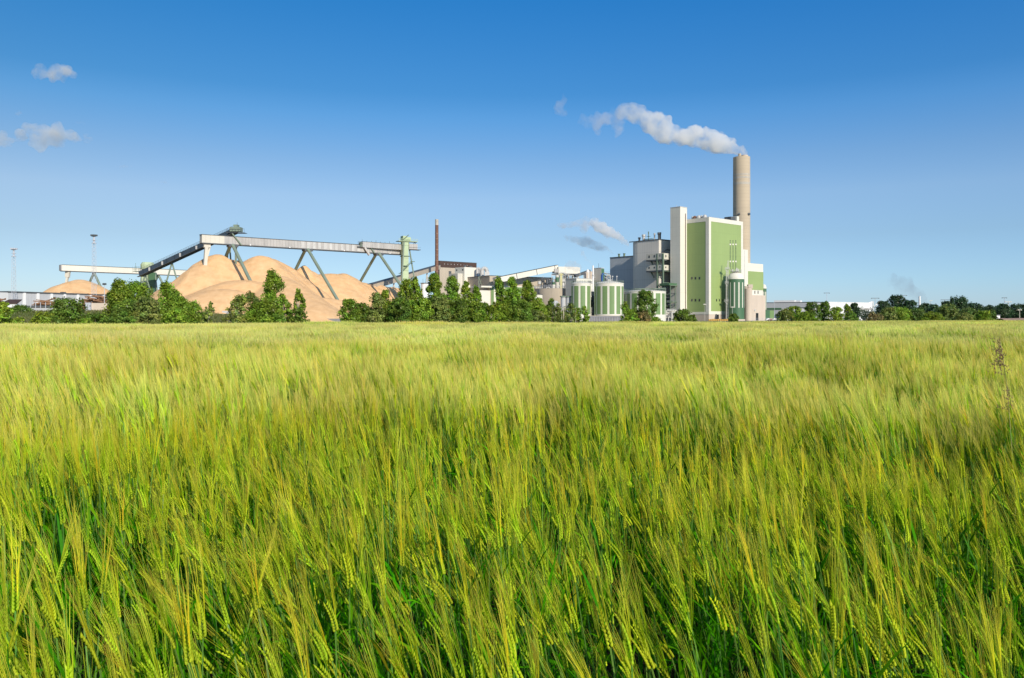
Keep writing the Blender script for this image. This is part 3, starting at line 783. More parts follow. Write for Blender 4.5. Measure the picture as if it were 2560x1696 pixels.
# long beige conveyor to the brown boiler building
A = W(925, 718, 452); B = W(1096, 668, 566)
bc = thing('inclined_conveyor', 'beige sloping conveyor gallery running up to the red brown chimney', 'conveyor', (A.x, A.y, 0))
part('gallery_box', MB().beam(A, B, 3.2, 3.0), M['beige'], bc, world=True)
part('roof', MB().beam(A + up * 1.6, B + up * 1.6, 3.5, .25), M['steeld'], bc, world=True)
for ka, kb in ((.79, .83), (.385, .395)):
    part('grey_panel', MB().beam(A + (B - A) * ka, A + (B - A) * kb, 3.32, 3.1), M['steeld' if ka > .5 else 'galv'], bc, world=True)
for k in (.3, .55, .8):
    p = A + (B - A) * k
    for s_ in (-1, 1): part('leg', MB().tube(p - up * 1.4, Vector((p.x + s_ * 3, p.y, 0)), .35, n=8), M['steel'], bc, True, world=True)

# ------------------------------------------------------------------ middle plant
Pq = corner(1092, 556); r = 4.4 / F * 556; z = wz(549, 556)
rc = thing('slim_chimney', 'slim red brown chimney with a pale tip and thin rings', 'chimney', Pq)
part('shaft', MB().lathe([(r * 1.12, 0), (r, z * .6), (r * .97, z - 4)], 32), M['rust'], rc, True)
part('tip', MB().lathe([(r * .98, z - 4), (r * .98, z), (r * .7, z), (r * .7, z - 1), (.01, z - 1)], 32), M['band'], rc, True)
for k in range(10):
    zz = wz(585 + k * 13.5, 556)
    part('ring', MB().lathe([(r, zz), (r + .09, zz), (r + .09, zz + .35), (r, zz + .35)], 32), M['ring'], rc, True)

def bldg(name, label, cat, px0, px1, D0, D1, ytop, wall, depth=16, roofm='steeld', bands=(), extra=None, left=True):
    """block whose camera-facing wall runs from px0@D0 to px1@D1; bands: (y_top,y_bottom,material)"""
    A, B = corner(px0, D0), corner(px1, D1)
    rz = math.atan2(B.y - A.y, B.x - A.x); L = (B - A).length
    t = thing(name, label, cat, A, rz); h = wz(ytop, (D0 + D1) / 2)
    part('wall', MB().box(0, L, 0, depth, 0, h), M[wall], t)
    part('roof', MB().box(-.2, L + .2, -.2, depth, h, h + .35), M[roofm], t)
    for ya, yb, m, *xr in bands:
        Dm = (D0 + D1) / 2
        a, b = (xr if xr else (0, 1))
        part('wall_panel', MB().box(a * L - (.1 if a == 0 else 0), b * L + (.1 if b == 1 else 0), -.1, depth if a == 0 else .0, wz(yb, Dm), wz(ya, Dm) - (.02 if ya > ytop else .03)), M[m], t)
    return t, A, rz, L, h

t, A, rz, L, h = bldg('old_boiler_house', 'beige building with a broad dark brown top band behind the slim chimney', 'building', 1099, 1191, 575, 598, 656, 'beige', 5.5, bands=((656, 671, 'brown'),))
part('side_wall', MB().box(-.25, -.12, 0.1, 5.4, 0, h - .2), M['steeld'], t)
lp = MB()
for k in range(8): lp.box(4 + k * 3.0, 4.5 + k * 3.0, -.3, -.11, wz(663, 585), wz(663, 585) + .5)
part('wall_light', lp, M['steel'], t)
part('door', MB().box(L * .24, L * .31, -.06, 0, 0, wz(678, 580)), M['steeld'], t)

P8 = corner(1161, 520); h8 = wz(668, 520)
wk = thing('white_block', 'bright white blind block before the dark brown topped building', 'building', P8, RZ + .05)
LL = along(P8, Vector((math.cos(RZ + .05), math.sin(RZ + .05), 0)), 1193); WW = along(P8, Vector((-math.sin(RZ + .05), math.cos(RZ + .05), 0)), 1137)
part('wall', MB().box(0, LL, 0, WW, 0, h8), M['white'], wk)
part('low_wing', MB().box(-.5, LL + 1, -3, 0, 0, wz(712, 520)), M['white'], wk)
for k, px in enumerate((1142, 1157)):
    t_ = along(P8, Vector((-math.sin(RZ + .05), math.cos(RZ + .05), 0)), px)
    part('window', MB().box(-.08, 0, t_ - .5, t_ + .5, wz(677, 522), wz(673, 522)), M['glass'], wk)
part('roof_vent', MB().box(2, 3, 2, 3, h8, h8 + 1.5).box(7, 9.5, 3, 5, h8, h8 + 1.2), M['steeld'], wk)
# lower side wing
part('side_wing', MB().prism([(-4, 2), (-.05, 2), (-.05, WW + 1), (-4, WW + 1)], 0, wz(684, 520)), M['offwhite'], wk)

# duct bends
def duct(label, px, D, r, ytop, wpx, group=None):
    t = thing('exhaust_duct', label, 'duct', corner(px, D))
    z = wz(ytop, D) - r; a = wpx / F * D / 2
    pts = [(-a, 0, 0), (-a, 0, z - a)] + [(a * math.cos(th), 0, z - a + a * math.sin(th)) for th in np.linspace(math.pi, 0, 12)] + [(a, 0, z - a - 5)]
    part('bend', MB().path(pts, r, 14), M['steel'], t, True)
    part('hopper', MB().lathe([(r * 1.3, z - a - 5), (r * 2.0, z - a - 8), (r * 2.0, z - a - 14), (r * .8, z - a - 18)], 16, (a, 0)), M['offwhite'], t, True)
    return t
duct('large pale metal duct bent over at the top, right of the white blind block', 1211, 516, 1.35, 666, 12)
duct('smaller duct bend squeezed against the white blind block', 1196.5, 524, .9, 668, 7)
fr = thing('lattice_support', 'pale green lattice steel frame under the bent ducts', 'steel frame', corner(1197, 508), .1)
mb = MB(); wd, zt = 27 / F * 508, wz(692, 508)
for k in range(4):
    x = wd * k / 3; mb.box(x - .18, x + .18, -.18, .18, 0, zt).box(x - .18, x + .18, 5, 5.3, 0, zt)
    if k < 3:
        for j in range(3): mb.beam((x, 0, zt - 7 * j), (x + wd / 3, 0, zt - 7 * j - 7), .2).beam((x + wd / 3, 0, zt - 7 * j), (x, 0, zt - 7 * j - 7), .2)
for j in range(4): mb.box(0, wd, -.2, .2, zt - 7 * j - .3, zt - 7 * j)
part('frame', mb, M['pl_green'], fr)
part('stair_tower', MB().box(wd - 3, wd, 1, 4, 0, zt + 3), M['steel'], fr)

t, A, rz, L, h = bldg('paper_hall', 'wide beige rendered hall with green and white panels below, behind the poplars', 'building', 1224, 1382, 500, 528, 693, 'beige', 30,
     bands=((716, 719, 'white'), (719, 800, 'tgreen', 0.02, .30), (719, 800, 'white', .30, .36), (719, 800, 'tgreen', .36, .55)))
for a in (.06, .12, .2):
    part('pilaster', MB().box(a * L, a * L + 1.6, -.35, -.12, 0, wz(719, 505)), M['white'], t)
part('canopy', MB().box(-8, -.3, -3, 3, wz(719, 500) - .2, wz(716, 500)), M['white'], t)
part('porch_wall', MB().box(-8, -.3, -1, 3, 0, wz(727, 500)), M['white'], t)
t, A, rz, L, h = bldg('low_hall', 'small white hall with a gently sloping roof right of the tallest poplar', 'building', 1330, 1356, 440, 446, 737, 'white', 10, bands=((745, 800, 'tgreen', .1, .9),))
t, A, rz, L, h = bldg('rear_hall', 'low beige hall with dark roof edge under the white sloping conveyor', 'building', 1318, 1400, 545, 560, 706, 'beige', 25, roofm='gal_roof')
for k in range(6): part('roof_fan', MB().tube((3 + k * 2.2, 3, h), (3 + k * 2.2, 3, h + 1.4 + (k % 2) * .8), .8, n=10), M['steeld'], t, True)

# white inclined conveyor and head house
A = W(1236, 702, 494); B = W(1392, 670, 520)
wc = thing('inclined_conveyor', 'bright white sloping conveyor rising from behind the poplars to the head house', 'conveyor', (A.x, A.y, 0))
part('gallery_box', MB().beam(A, B, 3.4, 3.4), M['white'], wc, world=True)
part('roof', MB().beam(A + up * 1.8, B + up * 1.8, 3.7, .2), M['steeld'], wc, world=True)
for k in (.32, .64, .94):
    p = A + (B - A) * k; part('joint_band', MB().beam(p, p + (B - A).normalized() * .4, 3.6, 3.6), M['steeld'], wc, world=True)
hh = thing('head_house', 'white box head house at the top of the bright white conveyor', 'building', corner(1386, 516), .2)
part('house_box', MB().box(2.6, 16, -.5, 7, wz(684, 516), wz(667, 516)), M['white'], hh)
part('house_box', MB().box(0, 2.8, 0, 6, wz(682, 516), wz(668, 516) - 1), M['galv'], hh)
part('floor_beam', MB().box(-.2, 16.2, -.6, 7.1, wz(684, 516) - .5, wz(684, 516) - .02), M['steeld'], hh)
for x in (4.6, 9.5):
    for y in (0, 6): part('leg', MB().box(x - .45, x + .45, y - .4, y + .4, 0, wz(684, 516) - .5), M['conc2'], hh)
part('brace', MB().beam((4.6, -.1, 22), (9.5, -.1, 29), .3).beam((9.5, -.1, 22), (4.6, -.1, 29), .3), M['steel'], hh)
h2 = thing('filter_house', 'white box house in steam just right of the head house', 'building', corner(1432, 524), .2)
part('house_box', MB().box(-1, 5, 0, 6, wz(683, 524), wz(669, 524)), M['white'], h2)
part('leg', MB().box(-.5, .2, 0, .7, 0, wz(683, 524)).box(3.5, 4.2, 0, .7, 0, wz(683, 524)), M['steel'], h2)
vs = MB()
for k in range(3): vs.path([(-4 + k * 1.3, -1, 30 + k), (-3.2 + k * 1.3, -1.2, 33.5 + k * .5), (-1.5 + k * 1.6, -1.2, 33 - k), (0 + k * 1.8, -1, 27)], .45, 8)
part('duct', vs, M['steel'], h2, True)

# vertical process vessels with green cladding
def vessel(label, px, D, rpx, ytop, m, dome=True, bandm=None, group=None):
    t = thing('process_vessel', label, 'vessel', corner(px, D), 0, group); r = rpx / F * D; z = wz(ytop, D)
    part('shell', MB().lathe([(r, 0), (r, z), (r * .7, z + r * .35), (.01, z + r * .5)] if dome else [(r, 0), (r, z), (r * 1.06, z), (r * 1.06, z + .4), (.01, z + .4)], 28), M[m], t, True)
    if bandm:
        part('band', MB().lathe([(r, z - 4), (r + .06, z - 4), (r + .06, z - 1), (r, z - 1)], 28), M[bandm], t, True)
    return t
vessel('white process vessel with green band left of the head house legs', 1393, 508, 4.5, 690, 'offwhite', True, 'dgreen')
vessel('dark green process vessel between the head house legs', 1413, 526, 4.2, 688, 'tgreen', False, 'white')
vessel('thin dark green vessel beside the pale yellow column', 1384, 500, 3.5, 708, 'dgreen', False, 'white')
VG = 'grey settling tanks'
for k, (px, lab) in enumerate(((1408, 'left of the two grey flat topped tanks before the round concrete basin'), (1421, 'right of the two grey flat topped tanks, next to the narrowest striped tank'))):
    t = vessel(lab, px, 432, 6.2, 743, 'hall', False, None, VG)
    r = 6.2 / F * 432
    part('rim', MB().lathe([(r * 1.35, wz(743, 432)), (r * 1.35, wz(743, 432) + .5), (.01, wz(743, 432) + .7)], 24), M['pl_green'], t)
vessel('twin pale round silo behind the white louvre building, left one', 1466, 470, 5.5, 683, 'conc2', False)
vessel('twin pale round silo behind the white louvre building, right one', 1477, 474, 4.5, 681, 'conc2', False)
vessel('small grey domed tank low between the hall and the grey tanks', 1386, 428, 11, 757, 'hall')

bs = thing('concrete_basin', 'large round beige concrete basin with equipment on its rim, left of the striped tanks', 'tank', corner(1388, 478))
rb_ = 52 / F * 478
part('shell', MB().lathe([(rb_, 0), (rb_, wz(723, 478)), (rb_ - .6, wz(723, 478)), (rb_ - .6, wz(723, 478) - 1), (.01, wz(723, 478) - 1)], 64), M['beige'], bs, True)
rl = MB(); zr = wz(723, 478)
for a in np.linspace(0, 2 * math.pi, 50): rl.tube((rb_ * math.cos(a), rb_ * math.sin(a), zr), (rb_ * math.cos(a), rb_ * math.sin(a), zr + 1.8), .06, n=4)
rl.lathe([(rb_, zr + 1.7), (rb_ + .08, zr + 1.7), (rb_ + .08, zr + 1.8), (rb_, zr + 1.8)], 40).lathe([(rb_, zr + .9), (rb_ + .08, zr + .9), (rb_ + .08, zr + 1.0), (rb_, zr + 1.0)], 40)
part('railing', rl, M['mast'], bs)
rr_ = random.Random(3)
def clutter(name, label, cat, px0, px1, D, y0, y1, n, seed, mats=('steel', 'steeld', 'pl_green')):
    """pipe and steelwork cluster: columns, beams, pipes and small vessels"""
    rg = random.Random(seed)
    A = corner(px0, D); t = thing(name, label, cat, A); w_ = (px1 - px0) / F * D; za, zb = wz(y1, D), wz(y0, D)
    fr = MB()
    nc = max(2, int(w_ / 3))
    for k in range(nc + 1):
        x = w_ * k / nc
        for y in (0, 3): fr.box(x - .12, x + .12, y - .12, y + .12, 0, za + (zb - za) * rg.uniform(.6, .95))
    for k in range(4):
        z = za + (zb - za) * (k / 4 + .1)
        fr.box(0, w_, -.1, .1, z, z + .22).box(0, w_, 2.9, 3.1, z, z + .22)
        for q in range(int(w_)): fr.box(q, q + .06, -.1, -.05, z, z + 1.1)
        fr.box(0, w_, -.1, -.04, z + 1.05, z + 1.13)
    part('frame', fr, M[mats[2]], t)
    for k in range(n):
        x, y, z = rg.uniform(0, w_), rg.uniform(-.5, 3), rg.uniform(za, zb)
        k2 = rg.random()
        if k2 < .45: part('pipe', MB().path([(x, y, 0), (x, y, z), (min(w_, x + rg.uniform(1, 5)), y, z), (min(w_, x + 5), y, z - rg.uniform(1, 3))], rg.uniform(.15, .4), 8), M[mats[rg.randrange(2)]], t, True)
        elif k2 < .7: part('small_vessel', MB().lathe([(.02, z - 2.5), (.8, z - 2), (.8, z), (.5, z + .5), (.02, z + .6)], 12, (x, y)), M[mats[0]], t, True)
        else: part('box_unit', MB().box(x, x + rg.uniform(.6, 2.2), y, y + 1.5, z - 1.5, z), M[mats[rg.randrange(2)]], t)
    return t
clutter('pipe_rack', 'tangle of dark pipes and fans on the round basin rim under the white conveyor', 'pipe rack', 1345, 1378, 470, 695, 726, 22, 1, ('steeld', 'steel', 'steeld'))
clutter('pipe_rack', 'pale pipes and frames between the white conveyor legs and the white louvre building', 'pipe rack', 1380, 1438, 512, 683, 722, 34, 2, ('steel', 'offwhite', 'steel'))
clutter('pipe_rack', 'steel rack with railings between the louvre building and the dark blue grey building', 'pipe rack', 1496, 1526, 486, 681, 706, 20, 4, ('steel', 'steeld', 'steeld'))
clutter('pipe_rack', 'dark fans and pipe work on the roof line right of the poplars', 'pipe rack', 1290, 1322, 520, 694, 706, 16, 5, ('dgrey', 'steeld', 'dgrey'))
clutter('pipe_rack', 'dark pipes stacked between the narrow and the tall striped tank', 'pipe rack', 1478, 1485, 440, 720, 790, 10, 8, ('steeld', 'offwhite', 'steeld'))
clutter('pipe_rack', 'low white valves and pipes at the foot of the stair tower', 'pipe rack', 1664, 1690, 470, 774, 796, 18, 9, ('offwhite', 'steel', 'steel'))
yc = thing('yellow_column', 'pale yellow steel column below the head house', 'column', corner(1403, 498))
part('column', MB().box(-.7, .7, -.6, .6, 0, wz(684, 498)).box(-1.3, 1.3, -.8, .8, wz(688, 498), wz(686, 498)), mat('pale_yellow', (0.60, 0.56, 0.30), .7, .06, .3), yc)

P9 = corner(1441, 455); a9 = RZ - .1
lv = thing('louvre_building', 'white building with a grey louvre, above the narrowest striped tank', 'building', P9, a9)
Ud = Vector((math.cos(a9), math.sin(a9), 0)); Vd = Vector((-Ud.y, Ud.x, 0))
LL, WW, h9 = along(P9, Ud, 1483), along(P9, Vd, 1414), wz(697, 455)
part('wall', MB().box(0, LL, 0, WW, 0, h9), M['white'], lv)
part('louvre', MB().box(along(P9, Ud, 1470), along(P9, Ud, 1480), -.1, 0, wz(709, 458), wz(702, 458)), M['galv'], lv)
part('window', MB().box(-.08, 0, 2, 3, h9 - 2.5, h9 - 1.2), M['glass'], lv)
part('roof', MB().box(-.15, LL + .1, -.15, WW, h9, h9 + .3), M['steel'], lv)
dk = thing('inclined_conveyor', 'short dark inclined conveyor above the white louvre building', 'conveyor', corner(1440, 480))
part('conveyor_box', MB().beam(W(1437, 691, 480), W(1474, 678, 486), 2, 1.6), M['steeld'], dk, world=True)
for k in (.15, .6): 
    p = W(1437, 691, 480).lerp(W(1474, 678, 486), k); part('leg', MB().tube(p, (p.x, p.y, 0), .25, n=6), M['steel'], dk, True, world=True)
sk = thing('vent_stack', 'thin white stack with a wisp of steam above the louvre building', 'stack', corner(1482.5, 462))
part('pipe', MB().lathe([(.5, 0), (.5, wz(668, 462)), (.36, wz(668, 462) + .6), (.36, wz(664, 462))], 14), M['hallw'], sk, True)
part('collar', MB().lathe([(.8, wz(690, 462)), (.8, wz(690, 462) + .5)], 14).box(-1.4, 1.4, -.2, .2, wz(694, 462), wz(694, 462) + .3), M['steel'], sk)
for px, y, D, lab in ((1413, 664, 505, 'thin grey pole rising through the head house'), (1450, 676, 470, 'thin grey pole left of the twin pale silos'), (1358, 690, 480, 'thin curved lamp pole above the basin rim')):
    t = thing('thin_pole', lab, 'pole', corner(px, D)); z = wz(y, D)
    part('pole', MB().tube((0, 0, 0), (0, 0, z), .18, .1, n=8), M['steel'], t)
    part('tip', MB().box(-.5, .2, -.1, .1, z - .2, z), M['steel'], t)

P10 = corner(1503, 468)
pt = thing('panel_tower', 'narrow grey and dark green panel tower left of the blue grey building', 'tower', P10, RZ)
zt = wz(672, 468); 
part('wall', MB().box(0, 2.6, 0, 6, 0, zt), M['dgreen'], pt)
part('wall_panel', MB().box(-.1, 0, 0, 6, 0, zt + .3), M['offwhite'], pt)
part('roof', MB().box(-.2, 2.7, -.1, 6.1, zt + .31, zt + .6), M['steel'], pt)
part('antenna', MB().tube((0, 2, zt), (0, 2, zt + 3.2), .1), M['steeld'], pt)
part('side_tank', MB().lathe([(1.0, 8), (1.0, zt - 1), (.01, zt)], 16, (-3, 8)), M['hallw'], pt, True)
bp = thing('blue_pipe', 'upright blue pipe beside the dark green panel tower', 'pipe', corner(1505, 462))
part('pipe', MB().path([(0, 0, 0), (0, 0, wz(688, 462)), (.8, .3, wz(684, 462))], .65, 12), M['blue'], bp, True)

# small white tank behind the trees, left
vt = thing('white_tank', 'small white tank with dark rim glimpsed between trees left of the slim chimney', 'tank', corner(1062, 430))
z = wz(709, 430); part('shell', MB().lathe([(2.0, 0), (2.0, z), (.01, z + .3)], 24), M['hallw'], vt, True)
part('rim', MB().lathe([(2.5, z), (2.5, z + .25), (.01, z + .3)], 24).tube((-1, 0, z), (-1, 0, z + 2.4), .07).tube((.6, 0, z), (.6, 0, z + 2.2), .07), M['steeld'], vt)

# ------------------------------------------------------------------ far left: hall, masts, log yard
A, B = corner(21, 300), corner(330, 352)
rz = math.atan2(B.y - A.y, B.x - A.x); L = (B - A).length; h = wz(731.5, 300)
hl = thing('warehouse', 'long grey warehouse with white pilasters at the far left', 'building', A, rz)
part('wall', MB().box(0, L, 0, 40, 0, h), M['hall'], hl)
part('roof', MB().box(-.3, L, -.3, 40, h, h + .5), M['steeld'], hl)
dirv = (B - A).normalized()
for px in (60, 94, 128, 161, 194, 226, 258):
    t = along(A, dirv, px); part('pilaster', MB().box(t - .4, t + .55, -.35, 0, 0, h), M['hallw'], hl)
part('roof_vent', MB().box(along(A, dirv, 172), along(A, dirv, 178), 3, 5, h, h + 1.0), M['steeld'], hl)
t0 = -26
part('end_wall', MB().prism([(-2, 30), (0, 0), (-.02, -.02), (-34, 22), (-34, 30)], 0, h - .05), M['hall'], hl)

def light_mast(label, px, ytop, D, seed):
    t = thing('light_mast', label, 'light mast', corner(px, D), 0, 'tall lattice light masts'); h = wz(ytop + 9, D)
    m1 = MB(); r = 0.95
    cs_ = [(r, 0), (-r * .5, r * .87), (-r * .5, -r * .87)]
    for x, y in cs_: m1.tube((x, y, 0), (x * .7, y * .7, h), .06, .05, n=5)
    n = int(h / 1.6)
    for k in range(n):
        za, zb = h * k / n, h * (k + 1) / n; f1, f2 = 1 - .3 * k / n, 1 - .3 * (k + 1) / n
        for q in range(3):
            a, b = cs_[q], cs_[(q + 1) % 3]
            m1.tube((a[0] * f1, a[1] * f1, za), (b[0] * f2, b[1] * f2, zb), .022, n=4)
            m1.tube((b[0] * f1, b[1] * f1, za), (a[0] * f2, a[1] * f2, zb), .022, n=4)
    part('lattice', m1, M['mast'], t)
    w_ = 6.2 / F * D * .85
    part('platform', MB().lathe([(.6, h), (w_ * .95, h), (w_ * .95, h + .25), (.6, h + .25)], 16).lathe([(w_ * .9, h + 1.1), (w_ * .93, h + 1.1), (w_ * .93, h + 1.25), (w_ * .9, h + 1.25)], 16), M['mast'], t)
    rg = random.Random(seed); hd_ = MB().tube((0, 0, h), (0, 0, h + 3.0), .3)
    hd_.box(-w_ * 1.1, w_ * 1.1, -.1, .1, h + 2.4, h + 2.6)
    part('head_frame', hd_, M['mast'], t)
    for k in range(9):
        a = 2 * math.pi * k / 9; x, y = w_ * 1.1 * math.cos(a), w_ * 1.1 * math.sin(a)
        part('floodlight', MB().box(x - .32, x + .32, y - .15, y + .15, h + 2.6, h + 3.1).beam((x * .1, y * .1, h + 2.6), (x, y, h + 2.6), .12), M['steeld' if seed == 1 else 'mast'], t)
light_mast('tall lattice light mast with dark floodlights in front of the rear gallery', 235, 600, 282, 1)
light_mast('paler shorter light mast at the far left edge', 34.5, 633, 290, 2)

def lamp_post(label, px, ytop, D, arm=2.2, r=.13, m='mast'):
    t = thing('lamp_post', label, 'lamp post', corner(px, D), 0, 'thin lamp posts'); h = wz(ytop, D)
    part('pole', MB().tube((0, 0, 0), (0, 0, h), r, r * .6, n=8), M[m], t)
    part('lamp_head', MB().box(-arm / 2, arm / 2, -.15, .15, h - .15, h + .2).box(-arm / 2, -arm / 2 + .6, -.25, .25, h - .35, h + .1).box(arm / 2 - .6, arm / 2, -.25, .25, h - .35, h + .1), M['steeld' if m == 'mast' else m], t)
lamp_post('thin lamp post before the log pile, left of the big left trees', 261, 710, 240, 1.0)
lamp_post('lamp post between the white warehouse and the wooded right horizon', 2188, 746, 640, 6.5, .3)
lamp_post('lamp mast poking up behind the low halls at the right', 2067, 733, 680, 5, .3)
lamp_post('lamp mast just above the domed tree on the right', 2259, 739, 700, 6, .3)
lamp_post('lamp mast left of the tallest wood on the right horizon', 2362, 750, 700, 7, .3)
lamp_post('higher lamp mast near the right edge of the picture', 2511, 745, 620, 4, .25)
lamp_post('pale lamp mast with the longest visible pole at the right edge', 2520.5, 755, 560, 4.5, .35, 'offwhite')
lamp_post('short lamp mast closest to the right edge', 2549, 775, 500, 2.5, .25, 'offwhite')
lamp_post('short pale lamp post in front of the right edge wood', 2505, 774, 540, 2, .2, 'offwhite')
lamp_post('thin lamp post before the dark green silo', 1831, 768, 470, 1.4, .12, 'offwhite')
lamp_post('thin lamp post at the corner of the green boiler house', 1762, 761, 470, 1.6, .12, 'offwhite')
lamp_post('thin lamp post in front of the grey hall right of the beige block', 1936, 757, 560, 2.4, .16)
lamp_post('faint lamp mast above the far wood at the right', 2327, 752, 760, 3, .25, 'offwhite')

# log yard
def logs(label, px0, px1, D, y0, y1, n, seed, zb):
    rg = random.Random(seed); A = corner((px0 + px1) / 2, D); A.z = zb
    w_ = (px1 - px0) / F * D; H_ = wz(y0, D) - zb
    mb = MB()
    for k in range(n):
        u = rg.uniform(-.5, .5); x = u * w_; prof = (1 - (2 * abs(u)) ** 2.5) * (.85 + .15 * math.sin(u * 9 + seed))
        z = rg.uniform(.0, 1) ** .7 * H_ * max(.12, prof); y = rg.uniform(-2.5, 2.5)
        a = rg.gauss(0, .25) + (0 if rg.random() < .7 else 1.3); l = rg.uniform(1.5, 3.2)
        d_ = Vector((math.cos(a), math.sin(a), rg.gauss(0, .12)))
        mb.tube(Vector((x, y, z + .2)) - d_ * l, Vector((x, y, z + .2)) + d_ * l, rg.uniform(.13, .24), n=6)
    t = part('log_pile', mb, M['log'], None); t.location = A
    tag(t, label, 'log pile', 'heaps of felled logs')
logs('wide heap of tan logs in front of the warehouse, left of the big trees', 196, 290, 250, 742, 775, 260, 1, 2.6)
logs('small reddish log heap left of the large round bush', 100, 140, 240, 751, 775, 130, 2, 2.6)
logs('log heap cut by the left edge of the picture', -30, 24, 235, 748, 775, 150, 3, 2.6)
A = corner(73, 205); A.z = 2.3
lw = thing('yard_wall', 'low white wall with dark top and thin posts in front of the log yard', 'wall', A, .12)
L = 58 / F * 205; zz = wz(765, 205) - 2.3
part('wall', MB().box(0, L, 0, .4, 0, zz - .45), M['hall'], lw)
part('coping', MB().box(-3.2, L, -.3, 1.6, zz - .4, zz + .05), M['steeld'], lw)
for k in range(5): part('post', MB().box(L * k / 5 + .5, L * k / 5 + .62, -.5, -.38, 0, zz + .9), M['mast'], lw)
A = corner(222, 208); A.z = 2.2
gw = thing('loading_wall', 'plain grey concrete wall with a grey cabinet, below the wide log heap', 'wall', A, .1)
part('wall', MB().box(0, 6.8, 0, .5, 0, wz(758, 208) - 2.2), M['conc2'], gw)
part('cabinet', MB().box(-.6, .7, -.8, -.05, 0, wz(758, 208) - 2.1), M['mast'], gw)
A = corner(8, 215); A.z = 2.4
sh = thing('yard_shed', 'small brown roofed shed at the left edge beside the logs', 'shed', A, .1)
part('wall', MB().box(0, 3.4, 0, 3, 0, wz(760, 215) - 2.4), M['hallw'], sh)
part('roof', MB().add([(-.4, -.3, wz(760, 215) - 2.4), (3.8, -.3, wz(760, 215) - 2.4), (3.2, 3.3, wz(750, 215) - 2.4), (-.2, 3.3, wz(750, 215) - 2.4), (-.4, -.3, wz(760, 215) - 2.2), (3.8, -.3, wz(760, 215) - 2.2), (3.2, 3.3, wz(750, 215) - 2.2), (-.2, 3.3, wz(750, 215) - 2.2)],
      [(0, 3, 2, 1), (4, 5, 6, 7), (0, 1, 5, 4), (1, 2, 6, 5), (2, 3, 7, 6), (3, 0, 4, 7)]), M['brown'], sh)
for px, y in ((45 - 36, 723), (2, 728)):
    pass

# yard wall behind the tree gap (grey strip at the foot of the chip heap)
A = corner(500, 330)
yw = thing('yard_wall', 'low grey retaining wall along the foot of the big chip heap', 'wall', A, .02)
part('wall', MB().box(-2, 75, 0, .6, 0, wz(797, 330)), M['cwall'], yw)
part('kiosk', MB().box(8, 14, 3, 6, 0, wz(778, 333)), M['hall'], yw)

# ------------------------------------------------------------------ right hand low halls
t, A, rz, L, h = bldg('grey_hall', 'long low grey hall with dark roof edge and green strip, right of the beige block', 'building', 1905, 2036, 640, 618, 757, 'hall', 40, roofm='gal_roof', bands=((770, 775, 'dgreen', 0, .38),))
part('roof_house', MB().box(8, 24, 6, 14, h + .3, wz(751, 632)).box(24.05, 28, 7, 13, h + .3, wz(751.5, 632)), M['hallw'], t)
part('low_wing', MB().box(L * .52, L + 10, -6, -.1, 0, wz(770, 618)), M['hallw'], t)
part('wing_roof', MB().box(L * .52 - .3, L + 10.2, -6.3, -.1, wz(770, 618), wz(770, 618) + .4), M['steeld'], t)
part('gate', MB().box(L * .38, L * .48, -.15, -.11, 0, wz(781, 630)), M['glass'], t)
t, A, rz, L, h = bldg('green_shed', 'small dark green shed at the corner of the beige block', 'shed', 1911, 1935, 540, 545, 776, 'tgreen', 6, bands=((776, 800, 'dgreen', .05, .55),))
t, A, rz, L, h = bldg('far_hall', 'pale grey hall between the long grey hall and the white warehouse', 'building', 2032, 2075, 690, 700, 756, 'hall', 30)
t, A, rz, L, h = bldg('white_warehouse', 'long bright white warehouse with a faint green strip, behind the right shrubs', 'building', 2066, 2181, 655, 690, 757, 'hallw', 50, roofm='hallw', bands=((770, 775, 'galv', .55, 1),))
part('door', MB().box(L * .77, L * .88, -.14, -.1, 0, wz(789, 668)), M['steeld'], t)
part('window', MB().box(L * .84, L * .88, -.14, -.1, wz(783, 668), wz(779, 668)), M['glass'], t)
part('gable_peak', MB().add([(L - 6, -.1, h + .3), (L + .2, -.1, h + .3), (L + .2, -.1, h + 1.6), (L - 6, .6, h + .3), (L + .2, .6, h + .3), (L + .2, .6, h + 1.6)], [(0, 1, 2), (5, 4, 3), (0, 3, 4, 1), (1, 4, 5, 2), (2, 5, 3, 0)]), M['hallw'], t)
for px, yt, lab in ((2183, 754, 'white mast directly at the end of the white warehouse'), (2200, 752, 'second white mast with a pennant shaped stay, right of the warehouse')):
    t = thing('white_mast', lab, 'mast', corner(px, 640)); z = wz(yt, 640)
    part('pole', MB().tube((0, 0, 0), (0, 0, z), .5, .4, n=8), M['hallw'], t)
    if px > 2190: part('stay', MB().add([(-.2, 0, z), (-6.5, 0, z - 6), (-6.5, .2, z - 6), (-.2, .2, z), (-.2, 0, z - 2.2), (-.2, .2, z - 2.2)], [(0, 1, 4), (3, 5, 2), (0, 3, 2, 1), (1, 2, 5, 4), (4, 5, 3, 0)]), M['hallw'], t)
t = thing('white_chimney', 'slim white chimney in front of the dark drifting smoke at the right', 'chimney', corner(2299, 655)); z = wz(741, 655)
part('shaft', MB().lathe([(1.0, 0), (.75, z), (.5, z), (.5, z - 1), (.01, z - 1)], 16), M['hallw'], t, True)
part('foot_box', MB().box(-1.6, 2.6, -2, 2, 0, wz(774, 655)), M['hallw'], t)
t, A, rz, L, h = bldg('blue_shed', 'small shed with a blue roof right of the two white masts', 'shed', 2202, 2222, 640, 640, 770, 'hallw', 8, roofm='blue')
t, A, rz, L, h = bldg('white_cabin', 'tiny white cabin before the wood near the right edge', 'cabin', 2492, 2500, 330, 331, 789, 'hallw', 3)
